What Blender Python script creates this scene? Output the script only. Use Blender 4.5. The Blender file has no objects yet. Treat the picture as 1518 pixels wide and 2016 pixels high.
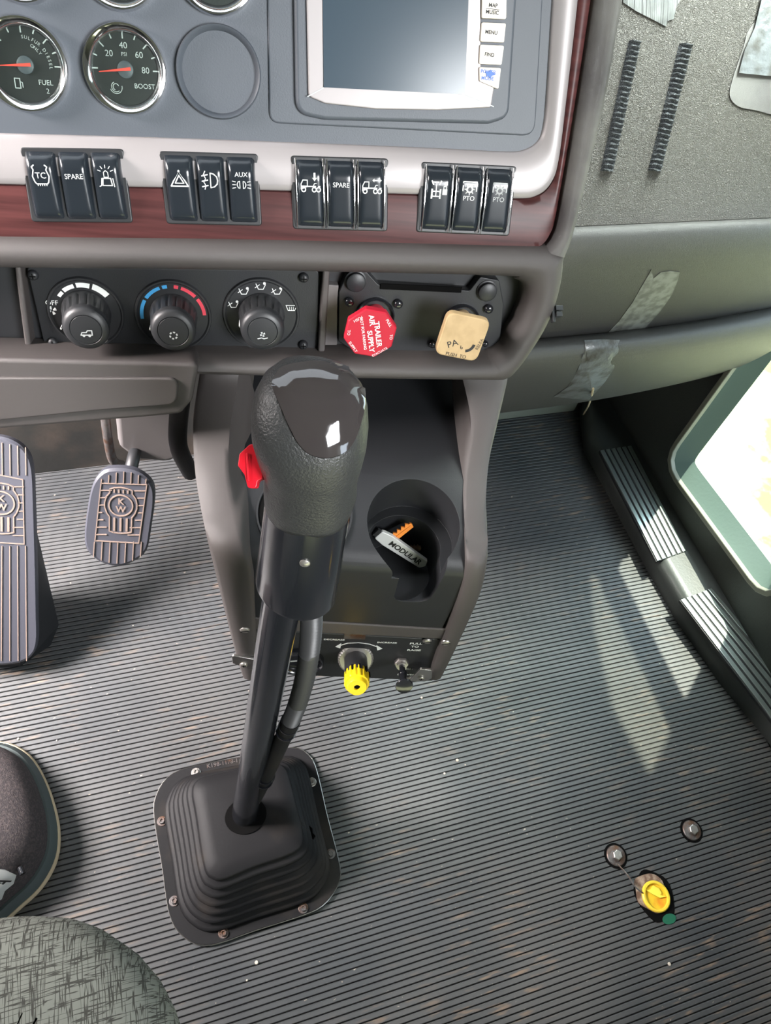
import bpy, bmesh, math, random
from mathutils import Vector, Matrix
from mathutils.bvhtree import BVHTree
from mathutils.geometry import tessellate_polygon
random.seed(7)
SC = bpy.context.scene
COL = SC.collection
PI = math.pi

# ------------------------------------------------------------------ camera
# truck axes seen from the camera (right, up, back): X = right across the cab, Y = forward, Z = up
AX_R = Vector((.9509, .1439, -.2739)).normalized()
AX_F = Vector((-.2726, .8087, -.5212))
AX_F = (AX_F - AX_F.dot(AX_R) * AX_R).normalized()
AX_U = AX_R.cross(AX_F).normalized()
FPX, CX, CY = 1458.0, 759.0, 1008.0
CAMP = Vector((0, 0, 1.05))
def cw(v):                       # camera-space direction -> world
    v = Vector(v); return Vector((AX_R.dot(v), AX_F.dot(v), AX_U.dot(v)))
cam_d = bpy.data.cameras.new('camera'); cam = bpy.data.objects.new('camera', cam_d); COL.objects.link(cam)
cx_, cy_, cz_ = cw((1, 0, 0)), cw((0, 1, 0)), cw((0, 0, 1))
cam.matrix_world = Matrix(((cx_.x, cy_.x, cz_.x, 0), (cx_.y, cy_.y, cz_.y, 0), (cx_.z, cy_.z, cz_.z, CAMP.z), (0, 0, 0, 1)))
cam_d.sensor_fit = 'VERTICAL'; cam_d.sensor_height = 24; cam_d.lens = 24 * FPX / 2016
cam_d.clip_start = .01
SC.camera = cam

# ------------------------------------------------------------------ world, sun, window light, added dash fill
SC.view_settings.view_transform = 'Standard'; SC.view_settings.look = 'None'
SC.view_settings.gamma = 1; SC.view_settings.use_curve_mapping = False
SC.view_settings.exposure = 0.0
w = bpy.data.worlds.new('sky'); SC.world = w; w.use_nodes = True
w.node_tree.nodes['Background'].inputs[0].default_value = (.75, .87, 1, 1)
w.node_tree.nodes['Background'].inputs[1].default_value = 8.0
def lamp(name, kind, loc, aim, energy, color, size=None):
    d = bpy.data.lights.new(name, kind); o = bpy.data.objects.new(name, d); COL.objects.link(o)
    o.location = loc; o.rotation_euler = (Vector(aim) - Vector(loc)).to_track_quat('-Z', 'Y').to_euler()
    d.energy = energy; d.color = color
    if kind == 'AREA': d.shape = 'RECTANGLE'; d.size, d.size_y = size
    if kind == 'SUN': d.angle = math.radians(.7)
    return o
SUN_DIR = Vector((.061, .046, .28)).normalized()
lamp('sun', 'SUN', SUN_DIR * 5, (0, 0, 0), 15.0, (1, .94, .80))
lamp('windshield_daylight', 'AREA', (.0, .98, 1.55), (.05, .25, .6), 8.5, (.84, .92, 1), (1.7, .55))
lw = lamp('left_window_daylight', 'AREA', (-1.0, .70, 1.0), (-.02, .70, .0), 32, (1, .92, .9), (.5, .45)); lw.data.spread = math.radians(70)
rw = lamp('right_window_daylight', 'AREA', (.84, .80, 1.15), (.50, .80, .0), 10, (.9, 1, .95), (.4, .4)); rw.data.spread = math.radians(80)
rr = lamp('rear_dash_fill', 'AREA', (.75, -1.0, 1.5), (.1, .5, .95), 13.5, (.96, .98, 1), (.9, .6)); rr.data.spread = math.radians(58)  # added fill from behind to brighten the dash, no window modelled there

# ------------------------------------------------------------------ geometry helpers
def ray(px, py): return cw(((px - CX) / FPX, (CY - py) / FPX, -1))
def W(px, py, d): return CAMP + ray(px, py) * d
def onZ(px, py, z):
    r = ray(px, py); return CAMP + r * ((z - CAMP.z) / r.z)
def onX(px, py, x):
    r = ray(px, py); return CAMP + r * (x / r.x)
def onY(px, py, y):
    r = ray(px, py); return CAMP + r * (y / r.y)
class Fr:
    def __init__(s, o, u, v, n=None):
        s.o = Vector(o); s.u = Vector(u).normalized(); v = Vector(v)
        s.n = (Vector(n).normalized() if n is not None else s.u.cross(v).normalized())
        s.v = s.n.cross(s.u).normalized()
    def p(s, a, b, c=0.0): return s.o + s.u * a + s.v * b + s.n * c
    def hit(s, px, py, c=0.0):
        r = ray(px, py); q = s.o + s.n * c
        P = CAMP + r * ((q - CAMP).dot(s.n) / r.dot(s.n)); e = P - s.o
        return (e.dot(s.u), e.dot(s.v))
    def hits(s, pts, c=0.0): return [s.hit(x, y, c) for x, y in pts]
    def P(s, px, py, c=0.0):
        a, b = s.hit(px, py, c); return s.p(a, b, c)
    def at(s, a, b, c=0.0, rot=0.0):
        cr, sr = math.cos(rot), math.sin(rot)
        return Fr(s.p(a, b, c), s.u * cr + s.v * sr, s.v * cr - s.u * sr)
    def atpx(s, px, py, c=0.0, rot=0.0):
        a, b = s.hit(px, py, c); return s.at(a, b, c, rot)
    def scale(s, px, py, c=0.0):              # metres per pixel across u at a pixel
        a = s.hit(px - 5, py, c); b = s.hit(px + 5, py, c); return math.hypot(a[0] - b[0], a[1] - b[1]) / 10

def fillet(pts, rad, seg=6):
    out = []; n = len(pts); rs = rad if isinstance(rad, (list, tuple)) else [rad] * n
    for i in range(n):
        p0, p1, p2 = Vector(pts[i - 1]), Vector(pts[i]), Vector(pts[(i + 1) % n]); r = rs[i]
        a = (p0 - p1); b = (p2 - p1); la, lb = a.length, b.length
        if r <= 0 or la < 1e-9 or lb < 1e-9: out.append(tuple(p1)); continue
        a /= la; b /= lb; ang = a.angle(b)
        if ang > PI - .05: out.append(tuple(p1)); continue
        t = min(r / math.tan(ang / 2), la * .49, lb * .49)
        A = p1 + a * t; B = p1 + b * t
        for k in range(seg + 1):
            s = k / seg
            out.append(tuple(A * (1 - s) ** 2 + p1 * 2 * s * (1 - s) + B * s * s))
    return out
def catmull(pts, n=6, closed=True):
    P = [Vector(p) for p in pts]; m = len(P); out = []
    for i in range(m if closed else m - 1):
        if closed: a, b, c, d = P[(i - 1) % m], P[i], P[(i + 1) % m], P[(i + 2) % m]
        else: a, b, c, d = P[max(i - 1, 0)], P[i], P[i + 1], P[min(i + 2, m - 1)]
        for k in range(n):
            t = k / n
            out.append(.5 * ((2 * b) + (c - a) * t + (2 * a - 5 * b + 4 * c - d) * t * t + (3 * b - a - 3 * c + d) * t ** 3))
    if not closed: out.append(P[-1].copy())
    return out
def circ(r, seg=32, a=0, b=0): return [(a + r * math.cos(2 * PI * k / seg), b + r * math.sin(2 * PI * k / seg)) for k in range(seg)]

class MB:
    def __init__(s): s.v = []; s.f = []
    def add(s, vs, fs):
        n = len(s.v); s.v += [Vector(x) for x in vs]; s.f += [tuple(n + i for i in f) for f in fs]; return s
    def loops(s, L, closed=True, cap0=False, cap1=False, ring=True):
        m = len(L[0]); vs = [p for l in L for p in l]; fs = []
        for j in range(len(L) - 1):
            for i in range(m if ring else m - 1):
                k = (i + 1) % m
                fs.append((j * m + i, j * m + k, (j + 1) * m + k, (j + 1) * m + i))
        if closed:
            j = len(L) - 1
            for i in range(m):
                k = (i + 1) % m; fs.append((j * m + i, j * m + k, k, i))
        if cap0: fs.append(tuple(range(m))[::-1])
        if cap1: fs.append(tuple((len(L) - 1) * m + i for i in range(m)))
        return s.add(vs, fs)
    def shell(s, L, cap0=True, cap1=True): return s.loops(L, False, cap0, cap1)
    def prism(s, fr, pts, c0, c1, inset=0.0):
        L = [[fr.p(a, b, c0) for a, b in pts]]
        if inset > 0:
            ca = sum(p[0] for p in pts) / len(pts); cb = sum(p[1] for p in pts) / len(pts)
            mx = max(math.hypot(a - ca, b - cb) for a, b in pts); k = 1 - inset / mx
            L.append([fr.p(a, b, c1 - inset * .7) for a, b in pts])
            L.append([fr.p(ca + (a - ca) * k, cb + (b - cb) * k, c1) for a, b in pts])
        else: L.append([fr.p(a, b, c1) for a, b in pts])
        return s.shell(L)
    def ringprism(s, fr, outer, inner, c0, c1):   # equal counts
        o0 = [fr.p(a, b, c0) for a, b in outer]; o1 = [fr.p(a, b, c1) for a, b in outer]
        i1 = [fr.p(a, b, c1) for a, b in inner]; i0 = [fr.p(a, b, c0) for a, b in inner]
        return s.loops([o0, o1, i1, i0], True)
    def box(s, fr, a0, a1, b0, b1, c0, c1): return s.prism(fr, [(a0, b0), (a1, b0), (a1, b1), (a0, b1)], c0, c1)
    def lathe(s, fr, prof, seg=40, mod=None):
        L = []
        for r, c in prof:
            L.append([fr.p(r * (mod(k, c) if mod else 1) * math.cos(2 * PI * k / seg), r * (mod(k, c) if mod else 1) * math.sin(2 * PI * k / seg), c) for k in range(seg)])
        return s.shell(L)
    def tube(s, pts, rad, seg=12, caps=True):
        pts = [Vector(p) for p in pts]; n = len(pts); L = []
        t0 = (pts[1] - pts[0]).normalized(); up = Vector((0, 0, 1)) if abs(t0.z) < .9 else Vector((1, 0, 0))
        x = t0.cross(up).normalized()
        for i, p in enumerate(pts):
            t = (pts[min(i + 1, n - 1)] - pts[max(i - 1, 0)]).normalized()
            x = (x - x.dot(t) * t).normalized(); y = t.cross(x)
            r = rad[i] if isinstance(rad, (list, tuple)) else rad
            L.append([p + (x * math.cos(2 * PI * k / seg) + y * math.sin(2 * PI * k / seg)) * r for k in range(seg)])
        return s.loops(L, False, caps, caps)
    def stroke(s, fr, pts, wd, c, h=.0003, close=False):
        P = [Vector(p) for p in pts]
        if close: P.append(P[0].copy())
        for i in range(len(P) - 1):
            d = P[i + 1] - P[i]
            if d.length < 1e-7: continue
            d.normalize(); q = Vector((-d.y, d.x)) * wd / 2; e = d * wd * .3
            A, B = P[i] - e, P[i + 1] + e
            s.prism(fr, [tuple(A - q), tuple(B - q), tuple(B + q), tuple(A + q)], c, c + h)
        return s
    def arc(s, fr, r0, r1, a0, a1, c, h=.0003, seg=12):
        t = [math.radians(a0 + (a1 - a0) * k / seg) for k in range(seg + 1)]
        pts = [(r0 * math.cos(x), r0 * math.sin(x)) for x in t] + [(r1 * math.cos(x), r1 * math.sin(x)) for x in t[::-1]]
        return s.prism(fr, pts, c, c + h)
    def text(s, fr, txt, a, b, size, c, rot=0.0, sx=1.0, h=.0002, align='CENTER', bold=0.0):
        cu = bpy.data.curves.new('t', 'FONT'); cu.body = txt; cu.size = size; cu.align_x = align; cu.align_y = 'CENTER'
        cu.offset = bold * size; cu.resolution_u = 3
        o = bpy.data.objects.new('t', cu); COL.objects.link(o)
        dg = bpy.context.evaluated_depsgraph_get(); dg.update()
        me = bpy.data.meshes.new_from_object(o.evaluated_get(dg))
        cr, sr = math.cos(rot), math.sin(rot)
        vs = [fr.p(a + v.co.x * sx * cr - v.co.y * sr, b + v.co.x * sx * sr + v.co.y * cr, c + h) for v in me.vertices]
        s.add(vs, [tuple(p.vertices) for p in me.polygons])
        bpy.data.objects.remove(o); bpy.data.meshes.remove(me); bpy.data.curves.remove(cu)
        return s
    def arctext(s, fr, txt, r, a0, step, size, c, inward=False):
        for i, ch in enumerate(txt):
            if ch == ' ': continue
            t = math.radians(a0 - i * step) if not inward else math.radians(a0 + i * step)
            s.text(fr, ch, r * math.cos(t), r * math.sin(t), size, c, rot=t - PI / 2 if not inward else t + PI / 2)
        return s
    def bvh(s): return BVHTree.FromPolygons(s.v, s.f)

def setp(o, label=None, cat=None, group=None, kind=None):
    if label: o['label'] = label
    if cat: o['category'] = cat
    if group: o['group'] = group
    if kind: o['kind'] = kind
    return o
def obj(name, mb, mat, parent=None, bevel=0, smooth=40, sub=0, label=None, cat=None, group=None, kind=None, base=None, bseg=2):
    me = bpy.data.meshes.new(name)
    off = Vector((0, 0, 0))
    if parent is not None:
        q = parent
        while q is not None: off += Vector(q.location); q = q.parent
    loc = Vector((0, 0, 0))
    if parent is None:
        if base is not None: loc = Vector(base)
        elif mb.v:
            zs = min(v.z for v in mb.v); loc = Vector((sum(v.x for v in mb.v) / len(mb.v), sum(v.y for v in mb.v) / len(mb.v), zs))
    me.from_pydata([tuple(v - off - loc) for v in mb.v], [], mb.f)
    me.materials.append(mat)
    bm = bmesh.new(); bm.from_mesh(me); bmesh.ops.recalc_face_normals(bm, faces=bm.faces); bm.to_mesh(me); bm.free()
    me.shade_smooth(); me.set_sharp_from_angle(angle=math.radians(smooth))
    o = bpy.data.objects.new(name, me); COL.objects.link(o); o.location = loc
    if parent is not None: o.parent = parent
    if bevel > 0:
        m = o.modifiers.new('bevel', 'BEVEL'); m.width = bevel; m.segments = bseg; m.limit_method = 'ANGLE'; m.angle_limit = math.radians(35)
        me.shade_smooth()
        for e in me.attributes: pass
        m.harden_normals = True
    if sub:
        m = o.modifiers.new('sub', 'SUBSURF'); m.levels = sub; m.render_levels = sub; me.shade_smooth()
    return setp(o, label, cat, group, kind)
def thing(name, loc, label, cat, group=None):
    o = bpy.data.objects.new(name, None); COL.objects.link(o); o.location = loc; o.empty_display_size = .02
    return setp(o, label, cat, group)
def struct(name, mb, mat, parent=None, **k):
    return obj(name, mb, mat, parent, kind=None if parent else 'structure', **k)
def drape(mb, pts, bvh, off, rings=6, thick=.0006):
    """lay a thin skin, outlined as seen from the driver's eye, on a built surface"""
    c = Vector((sum(p[0] for p in pts) / len(pts), sum(p[1] for p in pts) / len(pts)))
    L = []
    for j in range(rings + 1):
        k = max(j / rings, .02); row = []
        for p in pts:
            q = c + (Vector(p) - c) * k; r = ray(q.x, q.y).normalized()
            h = bvh.ray_cast(CAMP, r)
            if h[0] is None: row.append(None); continue
            nn = h[1] if h[1].dot(r) < 0 else -h[1]
            row.append((h[0], nn))
        L.append(row)
    for j in range(len(L)):
        for i in range(len(L[j])):
            if L[j][i] is None:
                L[j][i] = L[j - 1][i] if j > 0 else (CAMP + ray(c.x, c.y) * .5, Vector((0, 0, 1)))
    top = [[a + n * off for a, n in row] for row in L]
    bot = [a + n * (off - thick) for a, n in L[-1]]
    mb.shell(top + [bot], True, False)
    return mb

# ------------------------------------------------------------------ materials
def mat(name, col, rough=.5, metal=0.0, bump=None, bs=.3, scale=200, col2=None, cscale=20, cstretch=(1, 1, 1), cedge=(.45, .65), spec=.5, coat=0.0, emit=None, trans=0.0, dist=.001, bst=None):
    m = bpy.data.materials.new(name); m.use_nodes = True; nt = m.node_tree; b = nt.nodes['Principled BSDF']
    N, Lk = nt.nodes, nt.links
    b.inputs['Base Color'].default_value = (*col, 1); b.inputs['Roughness'].default_value = rough
    b.inputs['Metallic'].default_value = metal; b.inputs['Specular IOR Level'].default_value = spec
    b.inputs['Coat Weight'].default_value = coat; b.inputs['Coat Roughness'].default_value = .05
    if trans: b.inputs['Transmission Weight'].default_value = trans
    if emit: b.inputs['Emission Color'].default_value = (*emit[0], 1); b.inputs['Emission Strength'].default_value = emit[1]
    tc = N.new('ShaderNodeTexCoord')
    if col2:
        mp = N.new('ShaderNodeMapping'); mp.inputs['Scale'].default_value = cstretch; Lk.new(tc.outputs['Object'], mp.inputs[0])
        nz = N.new('ShaderNodeTexNoise'); nz.inputs['Scale'].default_value = cscale; nz.inputs['Detail'].default_value = 6; Lk.new(mp.outputs[0], nz.inputs['Vector'])
        rp = N.new('ShaderNodeMapRange'); rp.inputs[1].default_value, rp.inputs[2].default_value = cedge; Lk.new(nz.outputs[0], rp.inputs[0])
        mx = N.new('ShaderNodeMix'); mx.data_type = 'RGBA'; Lk.new(rp.outputs[0], mx.inputs[0])
        mx.inputs[6].default_value = (*col, 1); mx.inputs[7].default_value = (*col2, 1); Lk.new(mx.outputs[2], b.inputs['Base Color'])
    if bump:
        if bump == 'grain':
            t = N.new('ShaderNodeTexVoronoi'); t.feature = 'DISTANCE_TO_EDGE'; t.inputs['Scale'].default_value = scale
            n2 = N.new('ShaderNodeTexNoise'); n2.inputs['Scale'].default_value = scale * .6; n2.inputs['Detail'].default_value = 3
            mxv = N.new('ShaderNodeMix'); mxv.data_type = 'VECTOR'; mxv.inputs[0].default_value = .02
            Lk.new(tc.outputs['Object'], n2.inputs['Vector']); Lk.new(tc.outputs['Object'], mxv.inputs[4]); Lk.new(n2.outputs['Color'], mxv.inputs[5]); Lk.new(mxv.outputs[1], t.inputs['Vector'])
            src = t.outputs['Distance']
            r2 = N.new('ShaderNodeMapRange'); r2.inputs[1].default_value = 0; r2.inputs[2].default_value = .25; Lk.new(src, r2.inputs[0]); src = r2.outputs[0]
        else:
            t = N.new('ShaderNodeTexNoise'); t.inputs['Scale'].default_value = scale; t.inputs['Detail'].default_value = 4
            if bst:
                mb_ = N.new('ShaderNodeMapping'); mb_.inputs['Scale'].default_value = bst; Lk.new(tc.outputs['Object'], mb_.inputs[0]); Lk.new(mb_.outputs[0], t.inputs['Vector'])
            else: Lk.new(tc.outputs['Object'], t.inputs['Vector'])
            src = t.outputs[0]
        bp = N.new('ShaderNodeBump'); bp.inputs['Strength'].default_value = bs; bp.inputs['Distance'].default_value = dist
        Lk.new(src, bp.inputs['Height']); Lk.new(bp.outputs[0], b.inputs['Normal'])
    return m
M = {}
M['charcoal'] = mat('charcoal_plastic', (.07, .08, .095), .5, bump='noise', bs=.25, scale=900, dist=.0004)
M['vinyl_brown'] = mat('warm_grey_vinyl', (.062, .055, .053), .48, bump='grain', bs=.25, scale=700, dist=.0005)
M['vinyl_roll'] = mat('grey_vinyl_roll', (.15, .145, .135), .36, bump='grain', bs=.45, scale=600, dist=.0006, col2=(.07, .065, .065), cscale=12)
M['vinyl_pass'] = mat('olive_grey_vinyl', (.112, .104, .09), .48, bump='grain', bs=1.0, scale=300, dist=.0016)
M['vinyl_pad'] = mat('dark_grey_vinyl', (.06, .058, .055), .42, bump='grain', bs=.35, scale=420, dist=.0007)
M['black'] = mat('black_plastic', (.018, .019, .021), .45, bump='noise', bs=.15, scale=900, dist=.0003)
M['black2'] = mat('satin_black_panel', (.012, .013, .015), .5, bump='noise', bs=.3, scale=1200, dist=.0003)
M['gloss'] = mat('gloss_black_plastic', (.012, .013, .016), .16, coat=.4)
M['switch'] = mat('black_rocker_plastic', (.014, .018, .023), .22)
M['rubber'] = mat('black_rubber', (.011, .011, .012), .55, bump='noise', bs=.2, scale=300, dist=.0006, col2=(.032, .027, .023), cscale=14, cedge=(.5, .75), spec=.16)
M['silver'] = mat('champagne_silver_plastic', (.33, .305, .305), .42, metal=.2)
M['chrome'] = mat('chrome', (.75, .75, .76), .1, metal=1)
M['steel'] = mat('brushed_steel', (.5, .49, .47), .32, metal=1, bump='noise', bs=.1, scale=400)
M['screw'] = mat('dull_screw_metal', (.42, .40, .38), .38, metal=.85, bump='noise', bs=.3, scale=500)
M['rusty'] = mat('worn_bolt_metal', (.16, .15, .15), .45, metal=.7, col2=(.13, .07, .045), cscale=90, bump='noise', bs=.4, scale=500)
M['wood'] = mat('red_walnut_trim', (.085, .028, .027), .38, col2=(.04, .013, .013), cscale=9, cstretch=(1, 3, 22), cedge=(.35, .7), spec=.22)
M['white'] = mat('white_print', (.78, .8, .78), .6)
M['greyprint'] = mat('grey_print', (.45, .47, .47), .6)
M['blackprint'] = mat('black_print', (.01, .01, .01), .6)
M['red'] = mat('red_plastic', (.42, .012, .03), .35)
M['redbright'] = mat('bright_red_plastic', (.55, .008, .02), .3)  # brighter red of the lever switch
M['tan'] = mat('cream_plastic', (.48, .34, .18), .38, col2=(.40, .28, .14), cscale=60)
M['yellow'] = mat('yellow_plastic', (.78, .54, .01), .35)
M['blue'] = mat('blue_print', (.05, .3, .6), .5)
M['redprint'] = mat('red_print', (.6, .05, .08), .5)
M['needle'] = mat('red_needle', (.8, .08, .06), .4)
M['screen'] = mat('display_glass', (.035, .055, .075), .2, spec=.6)
M['button'] = mat('ivory_button', (.68, .62, .54), .45)
M['ink'] = mat('blue_ink', (.03, .12, .45), .5)
M['velcro'] = mat('black_hook_strip', (.022, .025, .028), .7, bump='noise', bs=1, scale=900, dist=.002, col2=(.09, .1, .105), cscale=900)
M['tape'] = mat('worn_grey_tape', (.17, .175, .17), .42, col2=(.11, .115, .11), cscale=60, metal=.25, bump='noise', bs=1, scale=1, dist=.004, bst=(260, 10, 10))
M['tape2'] = mat('shiny_duct_tape', (.19, .20, .205), .36, metal=.4, col2=(.10, .095, .085), cscale=50, bump='noise', bs=.8, scale=90, dist=.002)
M['residue'] = mat('tape_residue', (.21, .22, .2), .5, col2=(.11, .11, .1), cscale=90, cedge=(.4, .6))
M['carpet'] = mat('grey_kick_panel', (.26, .28, .24), .7, bump='noise', bs=.3, scale=150)
M['sill'] = mat('black_sill_plastic', (.045, .05, .048), .4, bump='noise', bs=.2, scale=300)
M['alu'] = mat('aluminium_strip', (.6, .68, .66), .28, metal=.9)
M['doorpanel'] = mat('dark_door_panel', (.035, .038, .033), .55, bump='noise', bs=.3, scale=300)
M['seal'] = mat('green_grey_frame', (.12, .17, .15), .5, bump='noise', bs=.3, scale=200)
M['sealedge'] = mat('pale_rubber_seal', (.2, .2, .16), .4)
M['headliner'] = mat('grey_headliner', (.22, .22, .22), .9)
M['cream'] = mat('cream_sole_rubber', (.55, .45, .3), .6, bump='noise', bs=.3, scale=150)
M['foxing'] = mat('grey_green_sole', (.06, .08, .08), .55)
M['canvas'] = mat('black_canvas', (.032, .027, .029), .75, bump='noise', bs=.9, scale=700, dist=.001, col2=(.07, .055, .055), cscale=350)
M['orange'] = mat('orange_key_metal', (.85, .26, .04), .35, metal=.3)
M['brass'] = mat('brass_key', (.3, .2, .13), .35, metal=.8)
M['tagwhite'] = mat('pale_grey_plastic', (.55, .56, .55), .3)
M['pedal'] = mat('grey_pedal_rubber', (.045, .047, .06), .45, bump='noise', bs=.2, scale=400)
M['pedaldirt'] = mat('dusty_pedal_ridge', (.19, .14, .115), .7, bump='noise', bs=.2, scale=400)
M['heater'] = mat('grey_metal_housing', (.13, .12, .12), .45, bump='noise', bs=.3, scale=30)
M['firewall'] = mat('dark_firewall', (.035, .035, .033), .7, col2=(.11, .085, .07), cscale=8, bump='noise', bs=.4, scale=60)
M['crumb'] = mat('pale_crumb', (.5, .45, .38), .8)
M['plug'] = mat('yellow_plug_plastic', (.75, .5, .03), .35, col2=(.7, .22, .02), cscale=50, cedge=(.5, .7))
M['dirt'] = mat('rusty_hole_edge', (.13, .075, .05), .7, col2=(.33, .25, .19), cscale=120)
M['hole'] = mat('dark_opening', (.004, .004, .004), .9, spec=.05)
def mat_glass():
    m = bpy.data.materials.new('window_glass'); m.use_nodes = True; nt = m.node_tree; nt.nodes.clear(); N = nt.nodes; L = nt.links
    o = N.new('ShaderNodeOutputMaterial'); t = N.new('ShaderNodeBsdfTransparent'); g = N.new('ShaderNodeBsdfGlossy'); mx = N.new('ShaderNodeMixShader'); f = N.new('ShaderNodeFresnel')
    t.inputs[0].default_value = (.93, .97, .95, 1); g.inputs['Roughness'].default_value = .02
    mx.inputs[0].default_value = .07; L.new(t.outputs[0], mx.inputs[1]); L.new(g.outputs[0], mx.inputs[2]); L.new(mx.outputs[0], o.inputs[0]); return m
M['glass'] = mat_glass()
def mat_floor():
    m = mat('ribbed_rubber_mat', (.1, .1, .1), .42, spec=.55); nt = m.node_tree; N, L = nt.nodes, nt.links; b = N['Principled BSDF']
    tc = N.new('ShaderNodeTexCoord')
    def noise(sc, st, d=6):
        mp = N.new('ShaderNodeMapping'); mp.inputs['Scale'].default_value = st; L.new(tc.outputs['Object'], mp.inputs[0])
        n = N.new('ShaderNodeTexNoise'); n.inputs['Scale'].default_value = sc; n.inputs['Detail'].default_value = d; L.new(mp.outputs[0], n.inputs['Vector']); return n.outputs[0]
    def rng(s, a, b_):
        r = N.new('ShaderNodeMapRange'); r.inputs[1].default_value = a; r.inputs[2].default_value = b_; L.new(s, r.inputs[0]); return r.outputs[0]
    def mixc(f, a, b_):
        x = N.new('ShaderNodeMix'); x.data_type = 'RGBA'; L.new(f, x.inputs[0])
        for k, v in ((6, a), (7, b_)):
            if isinstance(v, tuple): x.inputs[k].default_value = (*v, 1)
            else: L.new(v, x.inputs[k])
        return x.outputs[2]
    def mul(a, b_):
        x = N.new('ShaderNodeMath'); x.operation = 'MULTIPLY'; L.new(a, x.inputs[0]); L.new(b_, x.inputs[1]); return x.outputs[0]
    base = mixc(rng(noise(4, (1, 1, 1)), .35, .65), (.045, .05, .055), (.09, .09, .09))
    streak = mul(rng(noise(26, (1, 5, 1)), .56, .68), rng(noise(5, (1, 1, 1), 3), .45, .65))
    c1 = mixc(streak, base, (.19, .14, .105))
    speck = rng(noise(210, (.6, 1, 1), 2), .72, .78)
    c2 = mixc(speck, c1, (.42, .36, .3))
    sep = N.new('ShaderNodeSeparateXYZ'); L.new(tc.outputs['Object'], sep.inputs[0])
    c3 = mixc(rng(sep.outputs['Z'], -.0022, -.0006), (.008, .008, .009), c2)   # grooves coloured near black, below the rib tops
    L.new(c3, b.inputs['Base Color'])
    r = N.new('ShaderNodeMapRange'); r.inputs[3].default_value = .34; r.inputs[4].default_value = .55; L.new(noise(9, (1, 2, 1)), r.inputs[0]); L.new(r.outputs[0], b.inputs['Roughness'])
    bp = N.new('ShaderNodeBump'); bp.inputs['Strength'].default_value = .3; bp.inputs['Distance'].default_value = .001; L.new(noise(160, (1, 1, 1)), bp.inputs['Height']); L.new(bp.outputs[0], b.inputs['Normal'])
    return m
M['floor'] = mat_floor()
def mat_seat():
    m = mat('green_grey_woven_fabric', (.15, .16, .14), .85, spec=.2); nt = m.node_tree; N, L = nt.nodes, nt.links; b = N['Principled BSDF']
    tc = N.new('ShaderNodeTexCoord'); outs = []
    for st, thr in (((130, 7, 7), .5), ((8, 120, 8), .52)):
        mp = N.new('ShaderNodeMapping'); mp.inputs['Scale'].default_value = st; mp.inputs['Rotation'].default_value = (0, 0, math.radians(-8)); L.new(tc.outputs['Object'], mp.inputs[0])
        n = N.new('ShaderNodeTexNoise'); n.inputs['Scale'].default_value = 3; n.inputs['Detail'].default_value = 2; L.new(mp.outputs[0], n.inputs['Vector'])
        a_ = N.new('ShaderNodeMath'); a_.operation = 'SUBTRACT'; a_.inputs[1].default_value = thr - .01; L.new(n.outputs[0], a_.inputs[0])
        b_ = N.new('ShaderNodeMath'); b_.operation = 'ABSOLUTE'; L.new(a_.outputs[0], b_.inputs[0])
        r = N.new('ShaderNodeMapRange'); r.inputs[1].default_value = .034; r.inputs[2].default_value = .014; L.new(b_.outputs[0], r.inputs[0]); outs.append(r.outputs[0])
    mxm = N.new('ShaderNodeMath'); mxm.operation = 'MAXIMUM'; L.new(outs[0], mxm.inputs[0]); L.new(outs[1], mxm.inputs[1])
    x = N.new('ShaderNodeMix'); x.data_type = 'RGBA'; L.new(mxm.outputs[0], x.inputs[0]); x.inputs[6].default_value = (.19, .2, .175, 1); x.inputs[7].default_value = (.055, .055, .048, 1)
    L.new(x.outputs[2], b.inputs['Base Color'])
    bp = N.new('ShaderNodeBump'); bp.invert = True; bp.inputs['Strength'].default_value = .5; bp.inputs['Distance'].default_value = .001; L.new(mxm.outputs[0], bp.inputs['Height']); L.new(bp.outputs[0], b.inputs['Normal'])
    return m
M['seat'] = mat_seat()
M['grass'] = mat('sunlit_grass', (.17, .19, .05), .9, col2=(.5, .48, .3), cscale=7, cedge=(.38, .6))

# ------------------------------------------------------------------ the setting
RIB = .00665 * CAMP.z
def build_floor():
    prof = []; y = -.5
    while y < .875:
        for f_, z in ((0, -.0022), (.10, -.0022), (.16, -.0005), (.24, 0), (.86, 0), (.94, -.0005)): prof.append((y + f_ * RIB, z))
        y += RIB
    mb = MB(); mb.loops([[Vector((x, a, z)) for a, z in prof] for x in (-1.1, .83)], False, ring=False)
    return mb
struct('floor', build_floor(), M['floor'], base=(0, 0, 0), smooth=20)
WF = Fr((0, .857, 0), (1, 0, 0), (0, 0, 1))            # firewall, facing back
mb = MB(); mb.box(WF, -1.1, .86, -.01, .9, -.03, 0); struct('wall_front', mb, M['firewall'])
mb = MB(); mb.box(WF, .22, .812, 0, .5, 0, .006); struct('baseboard_front', mb, M['carpet'], bevel=.003)
XD = .862
WR = Fr((XD, 0, 0), (0, 1, 0), (0, 0, 1), (-1, 0, 0))    # door plane; u forward, n toward the cab
WR = Fr((XD, 0, 0), (0, -1, 0), (0, 0, 1))               # u backward, v up, n = -X
def yz(px, py, x=XD): p = onX(px, py, x); return (-p.y, p.z)
wo = [yz(1440, 735), yz(1318, 902), yz(1508, 1152)]
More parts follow.
